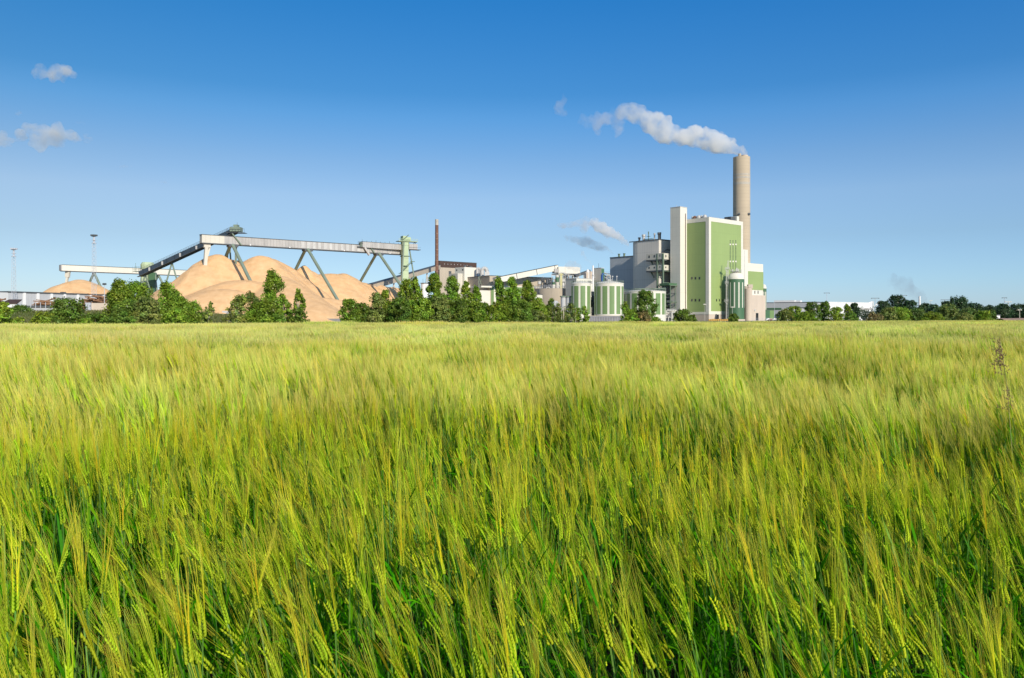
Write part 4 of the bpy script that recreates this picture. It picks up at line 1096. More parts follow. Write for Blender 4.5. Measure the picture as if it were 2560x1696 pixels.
heap('rubble_heap', 'low pinkish heap of rubble at the right edge of the picture', 195, 262, 300, 345, .8, [cone(2505, 795.5, 318, .3, 3, 2.0), cone(2540, 795.5, 326, .3, 4, 2.0), cone(2575, 795.5, 326, .3, 4, 2.0)], fine=1.1)
bpy.data.objects['rubble_heap'].data.materials[0] = M['rubble']; bpy.data.objects['rubble_heap']['category'] = 'rubble heap'

# yard details
tb = thing('timber_row', 'row of yellow timber bundles at the foot of the green boiler house', 'timber stack', corner(1772, 455))
for k in range(9): part('bundle', MB().box(k * 1.25, k * 1.25 + 1.0, 0, 1.0, 0, 1.0 + (k % 3) * .12), M['yel'], tb)
part('yellow_skip', MB().box(10.6 + .8, 13, -.2, 1.2, 0, 1.9), M['yel'], tb)
yf = thing('yard_fence', 'low pale fence with posts before the beige concrete block', 'fence', corner(1880, 430))
mb = MB()
for k in range(22): mb.box(k * 1.9, k * 1.9 + .1, 0, .1, 0, 1.7)
mb.box(0, 40, 0, .06, 1.55, 1.65).box(0, 40, 0, .05, .8, .86)
part('fence_panel', mb, M['mast'], yf)
for px, m, lab in ((1922, 'hallw', 'white parked car left of the red one in the yard'), (1927, 'red', 'red parked car in the yard before the green shed'), (1938, 'steel', 'silver parked car right of the red one in the yard')):
    t = thing('parked_car', lab, 'car', corner(px, 500), .1, 'cars parked in the yard')
    bd = MB().prism([(-2.1, -.85), (2.1, -.85), (2.1, .85), (-2.1, .85)], .35, .95)
    bd.add([(-1.5, -.75, .95), (1.2, -.75, .95), (1.2, .75, .95), (-1.5, .75, .95), (-1.0, -.62, 1.48), (.6, -.62, 1.48), (.6, .62, 1.48), (-1.0, .62, 1.48)], [(4, 5, 6, 7), (0, 1, 5, 4), (1, 2, 6, 5), (2, 3, 7, 6), (3, 0, 4, 7)])
    part('body', bd, M[m], t)
    for sx in (-1.3, 1.3):
        for sy in (-.8, .8): part('wheel', MB().tube((sx, sy - .1, .33), (sx, sy + .1, .33), .33, n=14), M['steeld'], t)
# ------------------------------------------------------------------ trees and shrubs
def leaves(rg, centres, radii, per, size, cols, out_from, flat=.75):
    """leaf sized rhombs spread through clumps; returns V, Q, C"""
    n = len(centres) * per
    ci = np.repeat(np.arange(len(centres)), per)
    d = rg.normal(size=(n, 3)); d /= np.linalg.norm(d, axis=1)[:, None]
    rad = rg.random(n) ** .45
    p = centres[ci] + d * (radii[ci] * rad[:, None])
    nrm = d * .6 + (p - out_from[None, :]) / (np.linalg.norm(p - out_from[None, :], axis=1)[:, None] + .01) * .5 + rg.normal(size=(n, 3)) * .7 + np.array([0, 0, .35])
    nrm /= np.linalg.norm(nrm, axis=1)[:, None]
    a = rg.normal(size=(n, 3)); u = np.cross(nrm, a); u /= np.linalg.norm(u, axis=1)[:, None]; v = np.cross(nrm, u)
    s = size * rg.uniform(.6, 1.35, n)[:, None]
    V = np.stack([p - u * s, p - v * s * flat, p + u * s, p + v * s * flat], 1).reshape(-1, 3)
    Q = np.arange(4 * n).reshape(n, 4)
    cc = cols[ci] * rg.uniform(.72, 1.30, n)[:, None]
    return V, Q, np.repeat(cc, 4, 0)

PAL = {'poplar': (.235, .345, .040), 'dark': (.155, .245, .038), 'light': (.245, .350, .038), 'birch': (.235, .310, .066), 'brown': (.30, .25, .10),
       'olive': (.215, .270, .068), 'far': (.068, .120, .055), 'farl': (.120, .195, .045)}
TREES = []
def tree(px, ytop, wpx, D, kind, pal, label, cat='tree', group=None, zb=None, seed=None, name=None, lean=0.0, g0=0.0):
    seed = seed if seed is not None else int(px * 7 + D)
    rg = np.random.default_rng(seed)
    x0 = wx(px, D); top = wz(ytop, D); hwid = wpx / 2 / F * D * (1.12 if px < 1450 else 1.0)
    zb = 0.0 if zb is None else zb; H = top - zb
    base = np.array([x0, D, zb + g0])
    names = {'poplar': 'poplar_tree', 'round': 'leafy_tree', 'bush': 'bush', 'birch': 'birch_tree', 'stems': 'thin_tree', 'cone': 'young_tree'}
    t = thing(name or names[kind], label, cat, tuple(base), 0, group)
    nc = {'poplar': 130, 'round': 150, 'bush': 130, 'birch': 90, 'stems': 70, 'cone': 60}[kind]
    f = rg.random(nc)
    if kind == 'poplar':
        h = .06 + .94 * f ** .9; env = np.minimum(1, (1 - h) ** .36 * 1.14) * (.70 + .30 * np.minimum(1, h / .30)); rc = .26
    elif kind == 'round':
        h = .05 + .93 * f; env = np.sqrt(np.clip(1 - ((h - .52) / .52) ** 2, 0, 1)) * .98; rc = .27
    elif kind == 'bush':
        h = .02 + .93 * f ** 1.1; env = np.sqrt(np.clip(1 - (np.maximum(h - .3, 0) / .72) ** 2, 0, 1)); rc = .26
    elif kind == 'birch':
        h = .12 + .86 * f; env = np.minimum(1, (1 - h) ** .45 * 1.15) * (.55 + .45 * np.minimum(1, (h) / .4)); rc = .22
    elif kind == 'stems':
        h = .28 + .70 * f; env = np.minimum(1, (1 - h) ** .5 * 1.3) * .95; rc = .22
    else:
        h = .04 + .94 * f; env = (1 - h) ** .8 * 1.05 + .08; rc = .28
    ang = rg.random(nc) * 2 * math.pi; rr = env * rg.random(nc) ** .4 * .86
    # lopsided, lobed outline
    lob = 1 + .13 * np.sin(ang * 2 + seed) + .12 * np.sin(h * 11 + seed * 1.7)
    C = np.stack([np.cos(ang) * rr * lob * hwid + lean * h * h * H, np.sin(ang) * rr * lob * hwid * .9, h * H * .97], 1)
    if kind in ('poplar', 'birch', 'cone', 'stems'):        # one main and one or two side tops, crown axis wandering
        C[0] = (lean * H + rg.normal(0, .12) * hwid, 0, H * .94)
        for q in range(1, 6):
            b_ = rg.uniform(-.55, .55); C[q] = (b_ * hwid, rg.normal(0, .2) * hwid, H * rg.uniform(.74, .90) * (1 - .12 * abs(b_)))
        C[:, 0] += hwid * rg.uniform(.10, .34) * np.sin(C[:, 2] / H * 5 + seed)
    rbase = max(.42 * hwid * rc * 3.0, .050 * H)
    R = np.stack([rg.uniform(.5, 1.15, nc)] * 2 + [rg.uniform(.5, 1.15, nc) * (1.35 if kind in ('poplar', 'birch', 'stems', 'cone') else .95)], 1) * rbase
    R *= (1 - .28 * h)[:, None]
    size = max(.085, D * .00075)
    vol = 1.0
    area = hwid * H * 2 * .72
    dens = {'poplar': 8.0, 'round': 9.0, 'bush': 9.5, 'birch': 5.0, 'stems': 2.6, 'cone': 5.5}[kind]
    per = int(np.clip(area / (size * size * 1.4) * dens / nc, 20, 420))
    bc = np.array(PAL[pal])
    cols = bc[None, :] * rg.uniform(.55, 1.55, nc)[:, None] * (1 + (rg.random((nc, 3)) - .5) * np.array([.35, .12, .25]))
    V, Q, Cc = leaves(rg, C, R, per, size, cols, np.array([0, 0, H * .45]))
    V[:, 2] = np.maximum(V[:, 2], .02)
    npmesh('crown', V, Q, M['leaf'], Cc, t)
    # trunk and limbs
    tk = MB(); tr = max(.05, H * .014)
    pm = 'pbark' if kind in ('birch', 'stems', 'cone') else 'bark'
    if kind == 'bush':
        for k in range(5): 
            a = k * 1.3; tk.tube((0, 0, 0), (math.cos(a) * hwid * .5, math.sin(a) * hwid * .5, H * .7), tr, tr * .3, 6)
    elif kind == 'stems':
        for k in range(9):
            a = rg.uniform(-1, 1); b = a + rg.normal() * .12
            tk.path([(a * hwid * .85, rg.uniform(-.4, .4), 0), (b * hwid * .85, 0, H * .4), (b * hwid * .8 + rg.normal() * .15, 0, H * .85)], tr * .75, 6)
    else:
        pts = [(0, 0, 0), (rg.normal() * .06 * hwid + lean * H * .1, 0, H * .3), (rg.normal() * .1 * hwid + lean * H * .4, 0, H * .6), (lean * H * .9, 0, H * .9)]
        for k in range(3): tk.tube(pts[k], pts[k + 1], tr * (1 - .28 * k), tr * (1 - .28 * (k + 1)), 7)
        for k in range(2, min(nc, 26)):
            p = C[k]; hb = max(.04 * H, p[2] * .62); i = min(2, int(hb / (H * .3)))
            q = Vector(pts[i]).lerp(Vector(pts[i + 1]), min(1, (hb - pts[i][2]) / (H * .3)))
            tk.tube(q, tuple(p), tr * .38, tr * .12, 5)
    part('trunk', tk, M[pm], t, True)
    TREES.append(t)
    return t

GT = 'trees along the far edge of the field'
def eD(px, back=2.0):
    k = (px - 1280) / F
    return 91.0 / (1 - .725 * k) + back
def T(px, ytop, wpx, kind, pal, label, back=4.0, **kw):
    cat = {'bush': 'bush'}.get(kind, 'tree')
    return tree(px, ytop, wpx, eD(px, back), kind, pal, label, cat, GT, **kw)
T(4, 752, 60, 'bush', 'light', 'light green bush cut by the left edge of the picture', 3)
tree(50, 764, 46, 165, 'bush', 'dark', 'flat dark shrub on the grassy bank at the far left', 'bush', GT, zb=2.3)
tree(20, 769, 34, 168, 'bush', 'dark', 'smaller flat shrub on the bank, behind the bush at the left edge', 'bush', GT, zb=2.3)
T(46, 793, 44, 'bush', 'light', 'low yellowish shrub at the foot of the grassy bank', 2)
T(108, 780, 72, 'bush', 'light', 'bright green low bush left of the large round dark bush', 3)
T(172, 746, 98, 'round', 'dark', 'large round dark bush in front of the log heaps', 6, name='round_bush')
T(140, 788, 40, 'bush', 'dark', 'small dark bush tucked before the large round dark bush', 2)
T(238, 783, 70, 'bush', 'dark', 'low dark shrub between the large round bush and the big left trees', 5)
T(212, 797, 60, 'bush', 'light', 'yellow green undergrowth right of the large round bush', 2)
T(300, 703, 78, 'poplar', 'poplar', 'broad windswept poplar, leftmost of the big left trees', 9)
T(345, 706, 80, 'poplar', 'poplar', 'poplar in the middle of the big left trees with a jagged top', 12)
T(368, 742, 70, 'round', 'olive', 'greyish green tree standing before the big left poplars', 5)
T(418, 708, 74, 'poplar', 'poplar', 'poplar with pale stems, right of the greyish tree in the left group', 7)
T(470, 752, 82, 'round', 'poplar', 'lower rounded tree closing the big left group on its right', 8)
T(300, 770, 70, 'bush', 'dark', 'dark undergrowth below the leftmost big poplar', 4)
T(440, 770, 60, 'bush', 'poplar', 'undergrowth below the pale stemmed poplar', 4)
T(521, 755, 34, 'cone', 'birch', 'small slender young tree alone before the chip heap', 5)
T(597, 737, 62, 'birch', 'birch', 'loose pale green birch left of the tall tree before the chip heap', 5)
T(634, 729, 58, 'birch', 'olive', 'second loose birch touching the tall tree before the chip heap', 6)
T(674, 677, 74, 'poplar', 'poplar', 'tallest tree standing before the big chip heap', 6)
T(665, 748, 90, 'bush', 'poplar', 'broad leafy undergrowth at the foot of the tallest chip heap tree', 4)
T(708, 735, 46, 'birch', 'poplar', 'drooping tree right against the tallest chip heap tree', 7)
T(743, 722, 44, 'birch', 'poplar', 'narrow drooping tree standing free right of the tallest chip heap tree', 5)
T(748, 768, 44, 'bush', 'dark', 'dark low shrub under the free narrow drooping tree', 4)
T(872, 748, 58, 'round', 'poplar', 'rounded willow like tree at the left end of the long tree belt', 5)
T(903, 757, 50, 'round', 'dark', 'dark rounded tree second in the long tree belt', 6)
T(940, 733, 52, 'poplar', 'olive', 'grey green tree before the elevator tower foot, left side', 5)
T(966, 726, 40, 'poplar', 'poplar', 'pointed tree just left of the elevator tower', 7)
T(1012, 698, 50, 'poplar', 'poplar', 'tall poplar directly before the elevator tower', 6)
T(1000, 745, 64, 'round', 'dark', 'dark dense tree below the poplar at the elevator tower', 4)
T(1040, 692, 40, 'poplar', 'poplar', 'slim poplar between the elevator tower and the white tank', 7)
T(1052, 746, 60, 'round', 'poplar', 'round crowned tree below the small white tank', 5)
T(1090, 684, 56, 'poplar', 'poplar', 'tall bushy poplar covering the foot of the slim red brown chimney', 7)
T(1100, 742, 60, 'round', 'olive', 'dull green tree in front of the slim chimney poplar', 5)
T(1133, 690, 52, 'poplar', 'poplar', 'tall poplar below the brown topped building', 7)
T(1143, 748, 56, 'round', 'dark', 'dark tree before the brown topped building', 5)
T(1168, 700, 36, 'poplar', 'poplar', 'slim see through poplar before the white blind block', 6)
T(1192, 714, 34, 'poplar', 'poplar', 'pointed small poplar at the right edge of the white blind block', 6)
T(1186, 752, 54, 'round', 'poplar', 'full round tree under the white blind block', 5)
T(1225, 762, 44, 'birch', 'light', 'thin light green tree under the bent ducts', 5)
T(1250, 691, 40, 'poplar', 'poplar', 'tall airy poplar where the white sloping conveyor starts', 6)
T(1246, 752, 44, 'round', 'light', 'bright green leafy tree below the airy poplar', 5)
T(1284, 693, 44, 'poplar', 'poplar', 'tall dense poplar left of its twin under the white conveyor', 6)
T(1314, 703, 52, 'poplar', 'poplar', 'twin poplar, slightly lower, under the white conveyor', 7)
T(1296, 750, 72, 'round', 'dark', 'dark wide tree filling the space under the twin poplars', 5)
T(1352, 747, 46, 'poplar', 'poplar', 'pointed tree right of the twin poplars', 6)
T(1378, 745, 30, 'poplar', 'dark', 'narrow dark tree before the beige basin', 7)
T(1340, 775, 50, 'bush', 'olive', 'brownish brush below the pointed tree right of the twin poplars', 4)
T(1396, 758, 44, 'stems', 'olive', 'thin stemmed tree before the grey flat topped tanks, left', 5)
T(1424, 758, 46, 'stems', 'olive', 'thin pale stemmed tree before the grey flat topped tanks, right', 5)
T(1440, 768, 30, 'bush', 'poplar', 'small green tree against the narrowest striped tank', 5)
T(1462, 763, 28, 'cone', 'light', 'light green young tree in front of the narrowest striped tank', 4)
T(1560, 754, 36, 'cone', 'light', 'light green spiky tree right of the tall striped tank', 4)
T(1578, 772, 40, 'bush', 'poplar', 'leafy shrub left of the round tree before the widest tank', 4)
T(1612, 721, 62, 'round', 'dark', 'tall round dark tree in front of the widest striped tank', 5)
T(1608, 775, 40, 'bush', 'brown', 'dry brownish bush under the tall round dark tree', 3)
T(1640, 792, 36, 'bush', 'light', 'small scrub right of the tall round dark tree', 3)
T(1706, 771, 50, 'bush', 'dark', 'dense ball shaped bush at the foot of the stair tower', 4)
T(1730, 785, 24, 'bush', 'dark', 'small dark shrub merging with the ball shaped bush', 5)
T(1834, 783, 34, 'bush', 'dark', 'small dense bush at the foot of the dark green silo', 4)
for k, (px, yt, wp, kd, pl, lab) in enumerate((
        (892, 772, 70, 'bush', 'poplar', 'undergrowth below the first rounded trees of the long belt'), (935, 768, 60, 'bush', 'dark', 'dark undergrowth under the grey green tree at the tower'),
        (978, 752, 60, 'round', 'poplar', 'middle sized tree filling the gap left of the tower poplar'), (1028, 756, 66, 'round', 'poplar', 'middle sized tree filling the gap right of the tower poplar'),
        (1072, 744, 58, 'round', 'dark', 'dark tree filling the gap under the small white tank'), (1118, 752, 60, 'round', 'poplar', 'green tree filling the gap between the two poplars below the brown top'),
        (1163, 745, 50, 'round', 'olive', 'dull green tree low in front of the white blind block'), (1207, 756, 50, 'round', 'dark', 'dark tree low in front of the bent ducts'),
        (1268, 742, 56, 'round', 'poplar', 'green tree between the airy poplar and the dense poplar'), (1328, 752, 50, 'round', 'poplar', 'green tree right below the lower twin poplar'),
        (1364, 762, 50, 'bush', 'dark', 'dark bush before the beige concrete basin'), (1408, 778, 64, 'bush', 'olive', 'brushy growth between the two thin stemmed trees'),
        (334, 752, 90, 'round', 'dark', 'dark full tree low in the big left group'), (395, 760, 90, 'round', 'poplar', 'green full tree low in the big left group'),
        (445, 740, 60, 'round', 'poplar', 'rounded green tree on the right shoulder of the big left group'))):
    T(px, yt, wp, kd, pl, lab, 6.5)
GR = 'trees right of the power station'
def TR(px, ytop, wpx, D, kind, pal, label, **kw):
    return tree(px, ytop, wpx, D, kind, pal, label, 'bush' if kind == 'bush' else 'tree', GR, **kw)
TR(1962, 771, 44, 185, 'bush', 'olive', 'olive shrub beginning the belt right of the beige block')
TR(1986, 765, 44, 190, 'round', 'poplar', 'green shrub tree with a small peak before the grey hall')
TR(2012, 780, 60, 182, 'bush', 'light', 'light green broad shrub before the grey hall')
TR(2030, 754, 44, 200, 'round', 'dark', 'dark tree left of centre before the white warehouse')
TR(2062, 753, 36, 205, 'round', 'dark', 'tallest dark tree before the white warehouse')
TR(2090, 767, 40, 200, 'round', 'poplar', 'mid green tree before the white warehouse')
TR(2119, 761, 28, 202, 'poplar', 'poplar', 'pointed tree before the middle of the white warehouse')
TR(2130, 781, 34, 190, 'bush', 'dark', 'dark shrub ending the belt before the white warehouse')
TR(2186, 781, 46, 200, 'bush', 'brown', 'brownish shrub below the two white masts')
TR(2220, 770, 50, 210, 'round', 'olive', 'olive tree beside the brownish shrub')
TR(2252, 771, 66, 215, 'round', 'poplar', 'broad green willow before the domed far tree')
TR(2295, 773, 60, 215, 'round', 'farl', 'green willow before the slim white chimney')
TR(2330, 779, 54, 205, 'bush', 'light', 'light low willow right of the slim white chimney')
TR(2368, 763, 66, 225, 'round', 'olive', 'wide grey green willow in the right belt')
TR(2408, 782, 50, 205, 'bush', 'olive', 'low grey willow near the right edge')
TR(2424, 772, 56, 222, 'round', 'farl', 'green willow behind the low grey willow')
TR(2458, 776, 46, 212, 'bush', 'poplar', 'last but one shrub of the right belt')
TR(2478, 775, 30, 215, 'round', 'farl', 'last shrub of the right belt beside the rubble')
GF = 'far trees on the right horizon'
far = [(2136, 756, 30, 'low far tree rising just behind the white warehouse roof'), (2210, 752, 44, 'far tree with flat top right of the white masts'), (2243, 737, 50, 'high domed far tree, left one of two'),
       (2275, 750, 44, 'far tree falling away right of the left domed tree'), (2312, 758, 40, 'far tree behind the slim white chimney'), (2335, 761, 34, 'far tree left of the high wood on the right'),
       (2392, 742, 62, 'high domed far tree, right one of two'), (2370, 752, 40, 'far tree on the left shoulder of the right domed tree'), (2434, 758, 50, 'far tree on the right shoulder of the right domed tree'),
       (2476, 763, 46, 'far tree beginning the level wood near the right edge'), (2508, 760, 44, 'far tree in the level wood near the right edge'), (2545, 759, 44, 'far tree with the tallest tip at the right edge'), (2576, 763, 40, 'far tree beyond the right edge of the level wood')]
for px, yt, wp, lab in far:
    tree(px, yt, wp, 480 + (px * 13) % 90, 'round', 'far', lab, 'tree', GF)
bt = tree(2120, 756.5, 26, 800, 'round', 'far', 'distant tree tops showing over the white warehouse roof', 'tree', GF)
for px, D in ((2262, 600), (2350, 610), (2490, 560), (2530, 560)):
    pass
# dark wood filling the base of the horizon at the right
rg = np.random.default_rng(77)
n = 150; cx = rg.uniform(wx(2190, 560), wx(2700, 560), n); C = np.stack([cx, rg.uniform(555, 640, n), rg.uniform(1, 7.5, n)], 1)
V, Q, Cc = leaves(rg, C, np.full((n, 3), 4.5), 130, .42, np.array(PAL['far'])[None, :] * rg.uniform(.7, 1.2, n)[:, None], np.array([wx(2400, 560), 600, 0.]))
V[:, 2] = np.maximum(V[:, 2], 0.02)
tag(npmesh('distant_wood', V, Q, M['leaf'], Cc), kind='stuff')
n = 120; cx = rg.uniform(-900, 300, n)
# ------------------------------------------------------------------ verge grass behind the crop
def blades(rg, x, y, z, h, wd, lean, cols):
    n = len(x); a = rg.random(n) * 2 * math.pi
    lx = rg.normal(0, .25, n) + lean; ly = rg.normal(0, .25, n)
    dx, dy = np.cos(a) * wd, np.sin(a) * wd
    b = np.stack([x, y, z], 1)
    V = np.stack([b + np.stack([-dx, -dy, 0 * x], 1), b + np.stack([dx, dy, 0 * x], 1), b + np.stack([lx * h * .35 + dx * .6, ly * h * .35 + dy * .6, h * .6], 1), b + np.stack([lx * h, ly * h, h], 1)], 1).reshape(-1, 3)
    k = np.arange(n) * 4
    Q = np.concatenate([np.stack([k, k + 1, k + 2], 1), np.stack([k, k + 2, k + 3], 1)])
    return V, Q, np.repeat(cols, 4, 0)
n = 26000; rg = np.random.default_rng(9)
x = rg.uniform(-62, 150, n); y = edge_y(x) + rg.uniform(.5, 9, n)
h = rg.uniform(.45, 1.05, n) * (.55 + .7 * vnoise(x, y, 3)) * np.where(x > 35, .62, 1)
m_ = vnoise(x, y, 5)[:, None]
cols = (np.array([.10, .16, .03])[None] * m_ + np.array([.20, .19, .07])[None] * (1 - m_)) * rg.uniform(.7, 1.3, n)[:, None]
V, Q, Cc = blades(rg, x, y, 0 * x, h, .05, -.1, cols)
tag(npmesh('verge_grass', V, Q, M['grass'], Cc), kind='stuff')
n = 30000
x = rg.uniform(-150, -56, n); y = rg.uniform(112, 200, n); z = np.maximum(bank_h(x, y), 0)
h = rg.uniform(.2, .7, n); m_ = fbm(x, y, 9, 3)[:, None]
cols = (np.array([.11, .15, .03])[None] * m_ + np.array([.22, .19, .07])[None] * (1 - m_)) * rg.uniform(.7, 1.3, n)[:, None]
V, Q, Cc = blades(rg, x, y, z, h, .07, -.1, cols)
tag(npmesh('bank_grass', V, Q, M['grass'], Cc), kind='stuff')

# ------------------------------------------------------------------ barley
def norm(v): return v / (np.linalg.norm(v, axis=-1, keepdims=True) + 1e-9)
class Acc:
    def __init__(s): s.V, s.Q, s.C, s.n = [], [], [], 0
    def add(s, V, Q, C):
        s.V.append(V); s.Q.append(Q + s.n); s.C.append(C); s.n += len(V)
    def ribbon(s, P, wdt, side, col):
        """P (k,3) spine, wdt (k,), side (3,), col (k,3)"""
        k = len(P); L_ = P - side[None] * wdt[:, None]; R_ = P + side[None] * wdt[:, None]
        V = np.stack([L_, R_], 1).reshape(-1, 3); i = np.arange(k - 1) * 2
        s.add(V, np.stack([i, i + 1, i + 3, i + 2], 1), np.repeat(col, 2, 0))
    def get(s): return np.concatenate(s.V), np.concatenate(s.Q), np.concatenate(s.C)

C_STEM = np.array([.19, .38, .07]); C_LEAF = np.array([.10, .35, .003]); C_SPK = np.array([.56, .70, .035])
C_AWN = np.array([.29, .55, .003]); C_TIP = np.array([.97, .84, .12]); C_GOLD = np.array([.86, .66, .03])

def plant(acc, rg, x, y, lod, lean_boost=0.0, hs_=1.0):
    az = math.pi + rg.normal(0, .55)                      # wind from the right: everything leans left
    ld = np.array([math.cos(az), math.sin(az), 0.0]); tl = abs(rg.normal(.06, .06)) + lean_boost
    h = rg.uniform(.60, .78) * hs_
    gold = rg.random() ** 3.0 * (1 if lod else .9); vig = rg.uniform(.75, 1.25)
    k = 6 if lod == 0 else (4 if lod == 1 else 2)
    t = np.linspace(0, 1, k)
    P = np.stack([x + ld[0] * tl * h * t ** 2.2, y + ld[1] * tl * h * t ** 2.2, h * t], 1)
    top = P[-1]; d = norm(P[-1] - P[-2] if k > 2 else np.array([ld[0] * tl * 2, ld[1] * tl * 2, 1.0]))
    d = norm(d + ld * rg.uniform(-.10, .26) + rg.normal(0, .05, 3)); 
    side0 = norm(np.cross(d, rg.normal(size=3)))
    sw = {0: .0016, 1: .0024, 2: .0045, 3: .012}[lod]
    cs = np.repeat((C_STEM * vig)[None], k, 0)
    sd_ = norm(np.array([rg.normal(), rg.normal(), 0]))
    acc.ribbon(P, np.full(k, sw), sd_, cs)
    if lod == 0: acc.ribbon(P, np.full(k, sw), np.array([-sd_[1], sd_[0], 0]), cs)
    # leaves
    for q in range({0: 5, 1: 3, 2: 1, 3: 1}[lod]):
        f = rg.uniform(.22, .80); zi = f * h; b = np.array([x + ld[0] * tl * h * f ** 2.2, y + ld[1] * tl * h * f ** 2.2, zi])
        a = rg.random() * 2 * math.pi; o = np.array([math.cos(a), math.sin(a), 0]); ln = rg.uniform(.13, .25)
        kk = 6 if lod == 0 else (4 if lod == 1 else 2); tt = np.linspace(0, 1, kk)
        up = rg.uniform(.7, 1.3); droop = rg.uniform(.0, 1.1)
        LP = b[None] + o[None] * (ln * .55 * tt)[:, None] + ld[None] * (.12 * ln * tt)[:, None] + np.array([0, 0, 1.0])[None] * (ln * (up * tt - droop * tt ** 2.2 * .8))[:, None]
        wd_ = {0: .0048, 1: .0062, 2: .010, 3: .03}[lod] * np.sin(np.clip(tt * .9 + .12, 0, 1) * math.pi) ** .6
        cl = (C_LEAF * rg.uniform(.7, 1.5) if rg.random() < .98 else C_GOLD * rg.uniform(.6, 1.0))
        acc.ribbon(LP, np.maximum(wd_, .0004), norm(np.cross(o, [0, 0, 1.0]) + rg.normal(size=3) * .25), np.repeat(cl[None], kk, 0))
    # ear
    el = rg.uniform(.058, .082); up3 = norm(np.cross(side0, d)); cspk = C_SPK * rg.uniform(.75, 1.2) * (1 - .12 * gold) 
    bend = ld * .25
    if lod == 0:
        nk = 10
        for s_ in (-1, 1):
            for j in range(nk):
                f = (j + (.5 if s_ > 0 else 0)) / nk
                c = top + d * el * f + bend * el * f * f + side0 * s_ * .0040
                dd = norm(d + side0 * s_ * .38); w1, w2, l1 = .0034 * (1.15 - .4 * f), .0037, .0142
                n2 = up3
                s2 = norm(np.cross(dd, n2))
                V = np.array([c - dd * l1 * .35, c + s2 * w1, c + n2 * w2, c - s2 * w1, c - n2 * w2, c + dd * l1 * .75])
                Q = np.array([[0, 1, 2, 2], [0, 2, 3, 3], [0, 3, 4, 4], [0, 4, 1, 1], [5, 2, 1, 1], [5, 3, 2, 2], [5, 4, 3, 3], [5, 1, 4, 4]])
                acc.add(V, Q, np.repeat((cspk * rg.uniform(.85, 1.15))[None], 6, 0))
    else:
        w_ = {1: .0062, 2: .0085, 3: .02}[lod]
        Pk = np.stack([top, top + d * el * .35, top + d * el * .8 + bend * el * .5, top + d * el * 1.05 + bend * el])
        if lod > 1: Pk = Pk[[0, 1, 3]]
        ww = np.array([.3, 1, .8, .2])[:len(Pk)] * w_
        acc.ribbon(Pk, ww, side0, np.repeat(cspk[None], len(Pk), 0))
        if lod < 3: acc.ribbon(Pk, ww * .8, up3, np.repeat(cspk[None] * .95, len(Pk), 0))
    # awns
    na = {0: 20, 1: 14, 2: 7, 3: 4}[lod]; wa = {0: .00045, 1: .0011, 2: .0026, 3: .010}[lod]
    ca = C_AWN * (1 - gold) + C_GOLD * gold; ca = ca * rg.uniform(.85, 1.15)
    f = rg.uniform(0.15, 1, na); s_ = rg.choice([-1, 1], na)
    st = top[None] + d[None] * (el * f)[:, None] + side0[None] * (s_ * .004)[:, None]
    dr = norm(d[None] + side0[None] * (s_ * rg.uniform(.0, .10, na))[:, None] + rg.normal(0, .035, (na, 3)) + ld[None] * .05)
    ln = rg.uniform(.10, .165, na); kk = 4 if lod == 0 else (3 if lod == 1 else 2); tt = np.linspace(0, 1, kk)
    cv = ld * rg.uniform(-.02, .10)
    P = st[:, None] + dr[:, None] * (ln[:, None] * tt[None])[..., None] + cv[None, None] * (ln[:, None] * tt[None] ** 2)[..., None]
    sdv_ = norm(np.cross(dr, rg.normal(size=(na, 3))))
    wdt = wa * (1 - .72 * tt)
    Lf = P - sdv_[:, None] * wdt[None, :, None]; Rt = P + sdv_[:, None] * wdt[None, :, None]
    V = np.stack([Lf, Rt], 2).reshape(-1, 3)
    i = (np.arange(na)[:, None] * kk * 2 + np.arange(kk - 1)[None] * 2).ravel()
    Q = np.stack([i, i + 1, i + 3, i + 2], 1)
    if lod > 0: ca = ca * (1, .75, .5, .62)[lod] + np.array([.64, .68, .20]) * (0, .25, .5, .38)[lod]
    te = tt[None, :, None] ** (1.9, 1.4, 1.05, 1.15)[lod]
    tipc = np.array([(.98, .80, .11), (.98, .83, .21), (.96, .85, .29), (.95, .84, .27)][lod])
    cc = ca[None, None] * (1 - te) + tipc[None, None] * te * rg.uniform(.8, 1.1, (na, 1, 1))
    cc = np.repeat(np.broadcast_to(cc, (na, kk, 3)).reshape(-1, 3), 2, 0)
    acc.add(V, Q, cc)

protos = bpy.data.collections.new('barley_prototypes')     # never linked: only instanced by the field object
def proto(idx, build):
    a = Acc(); build(a)
    V, Q, C = a.get()
    # degenerate quads used as triangles -> split into tri set
    tri = Q[:, 2] == Q[:, 3]
    Qa = np.concatenate([Q[~tri][:, [0, 1, 2]], Q[~tri][:, [0, 2, 3]], Q[tri][:, :3]])
    o = npmesh('barley_%02d' % idx, V, Qa, M['barley'], C, None, link=False)
    protos.objects.link(o)
NP0, NP1, NP2, NP3 = 36, 9, 5, 4
rgp = np.random.default_rng(21); idx = 0
for k in range(NP0):
    proto(idx, lambda a: plant(a, rgp, 0, 0, 0, hs_=rgp.uniform(.72, 1.08), lean_boost=rgp.choice([0, 0, 0, 0, .15]))); idx += 1
def patch(a, size, dens, lod, rg):
    n = int(size * size * dens)
    for _ in range(n):
        plant(a, rg, rg.uniform(-size / 2, size / 2), rg.uniform(-size / 2, size / 2), lod, hs_=rg.uniform(.88, 1.07))
for k in range(NP1): proto(idx, lambda a: patch(a, .40, 300, 1, rgp)); idx += 1
for k in range(NP2): proto(idx, lambda a: patch(a, 1.3, 260, 2, rgp)); idx += 1
for k in range(NP3): proto(idx, lambda a: patch(a, 4.2, 75, 3, rgp)); idx += 1

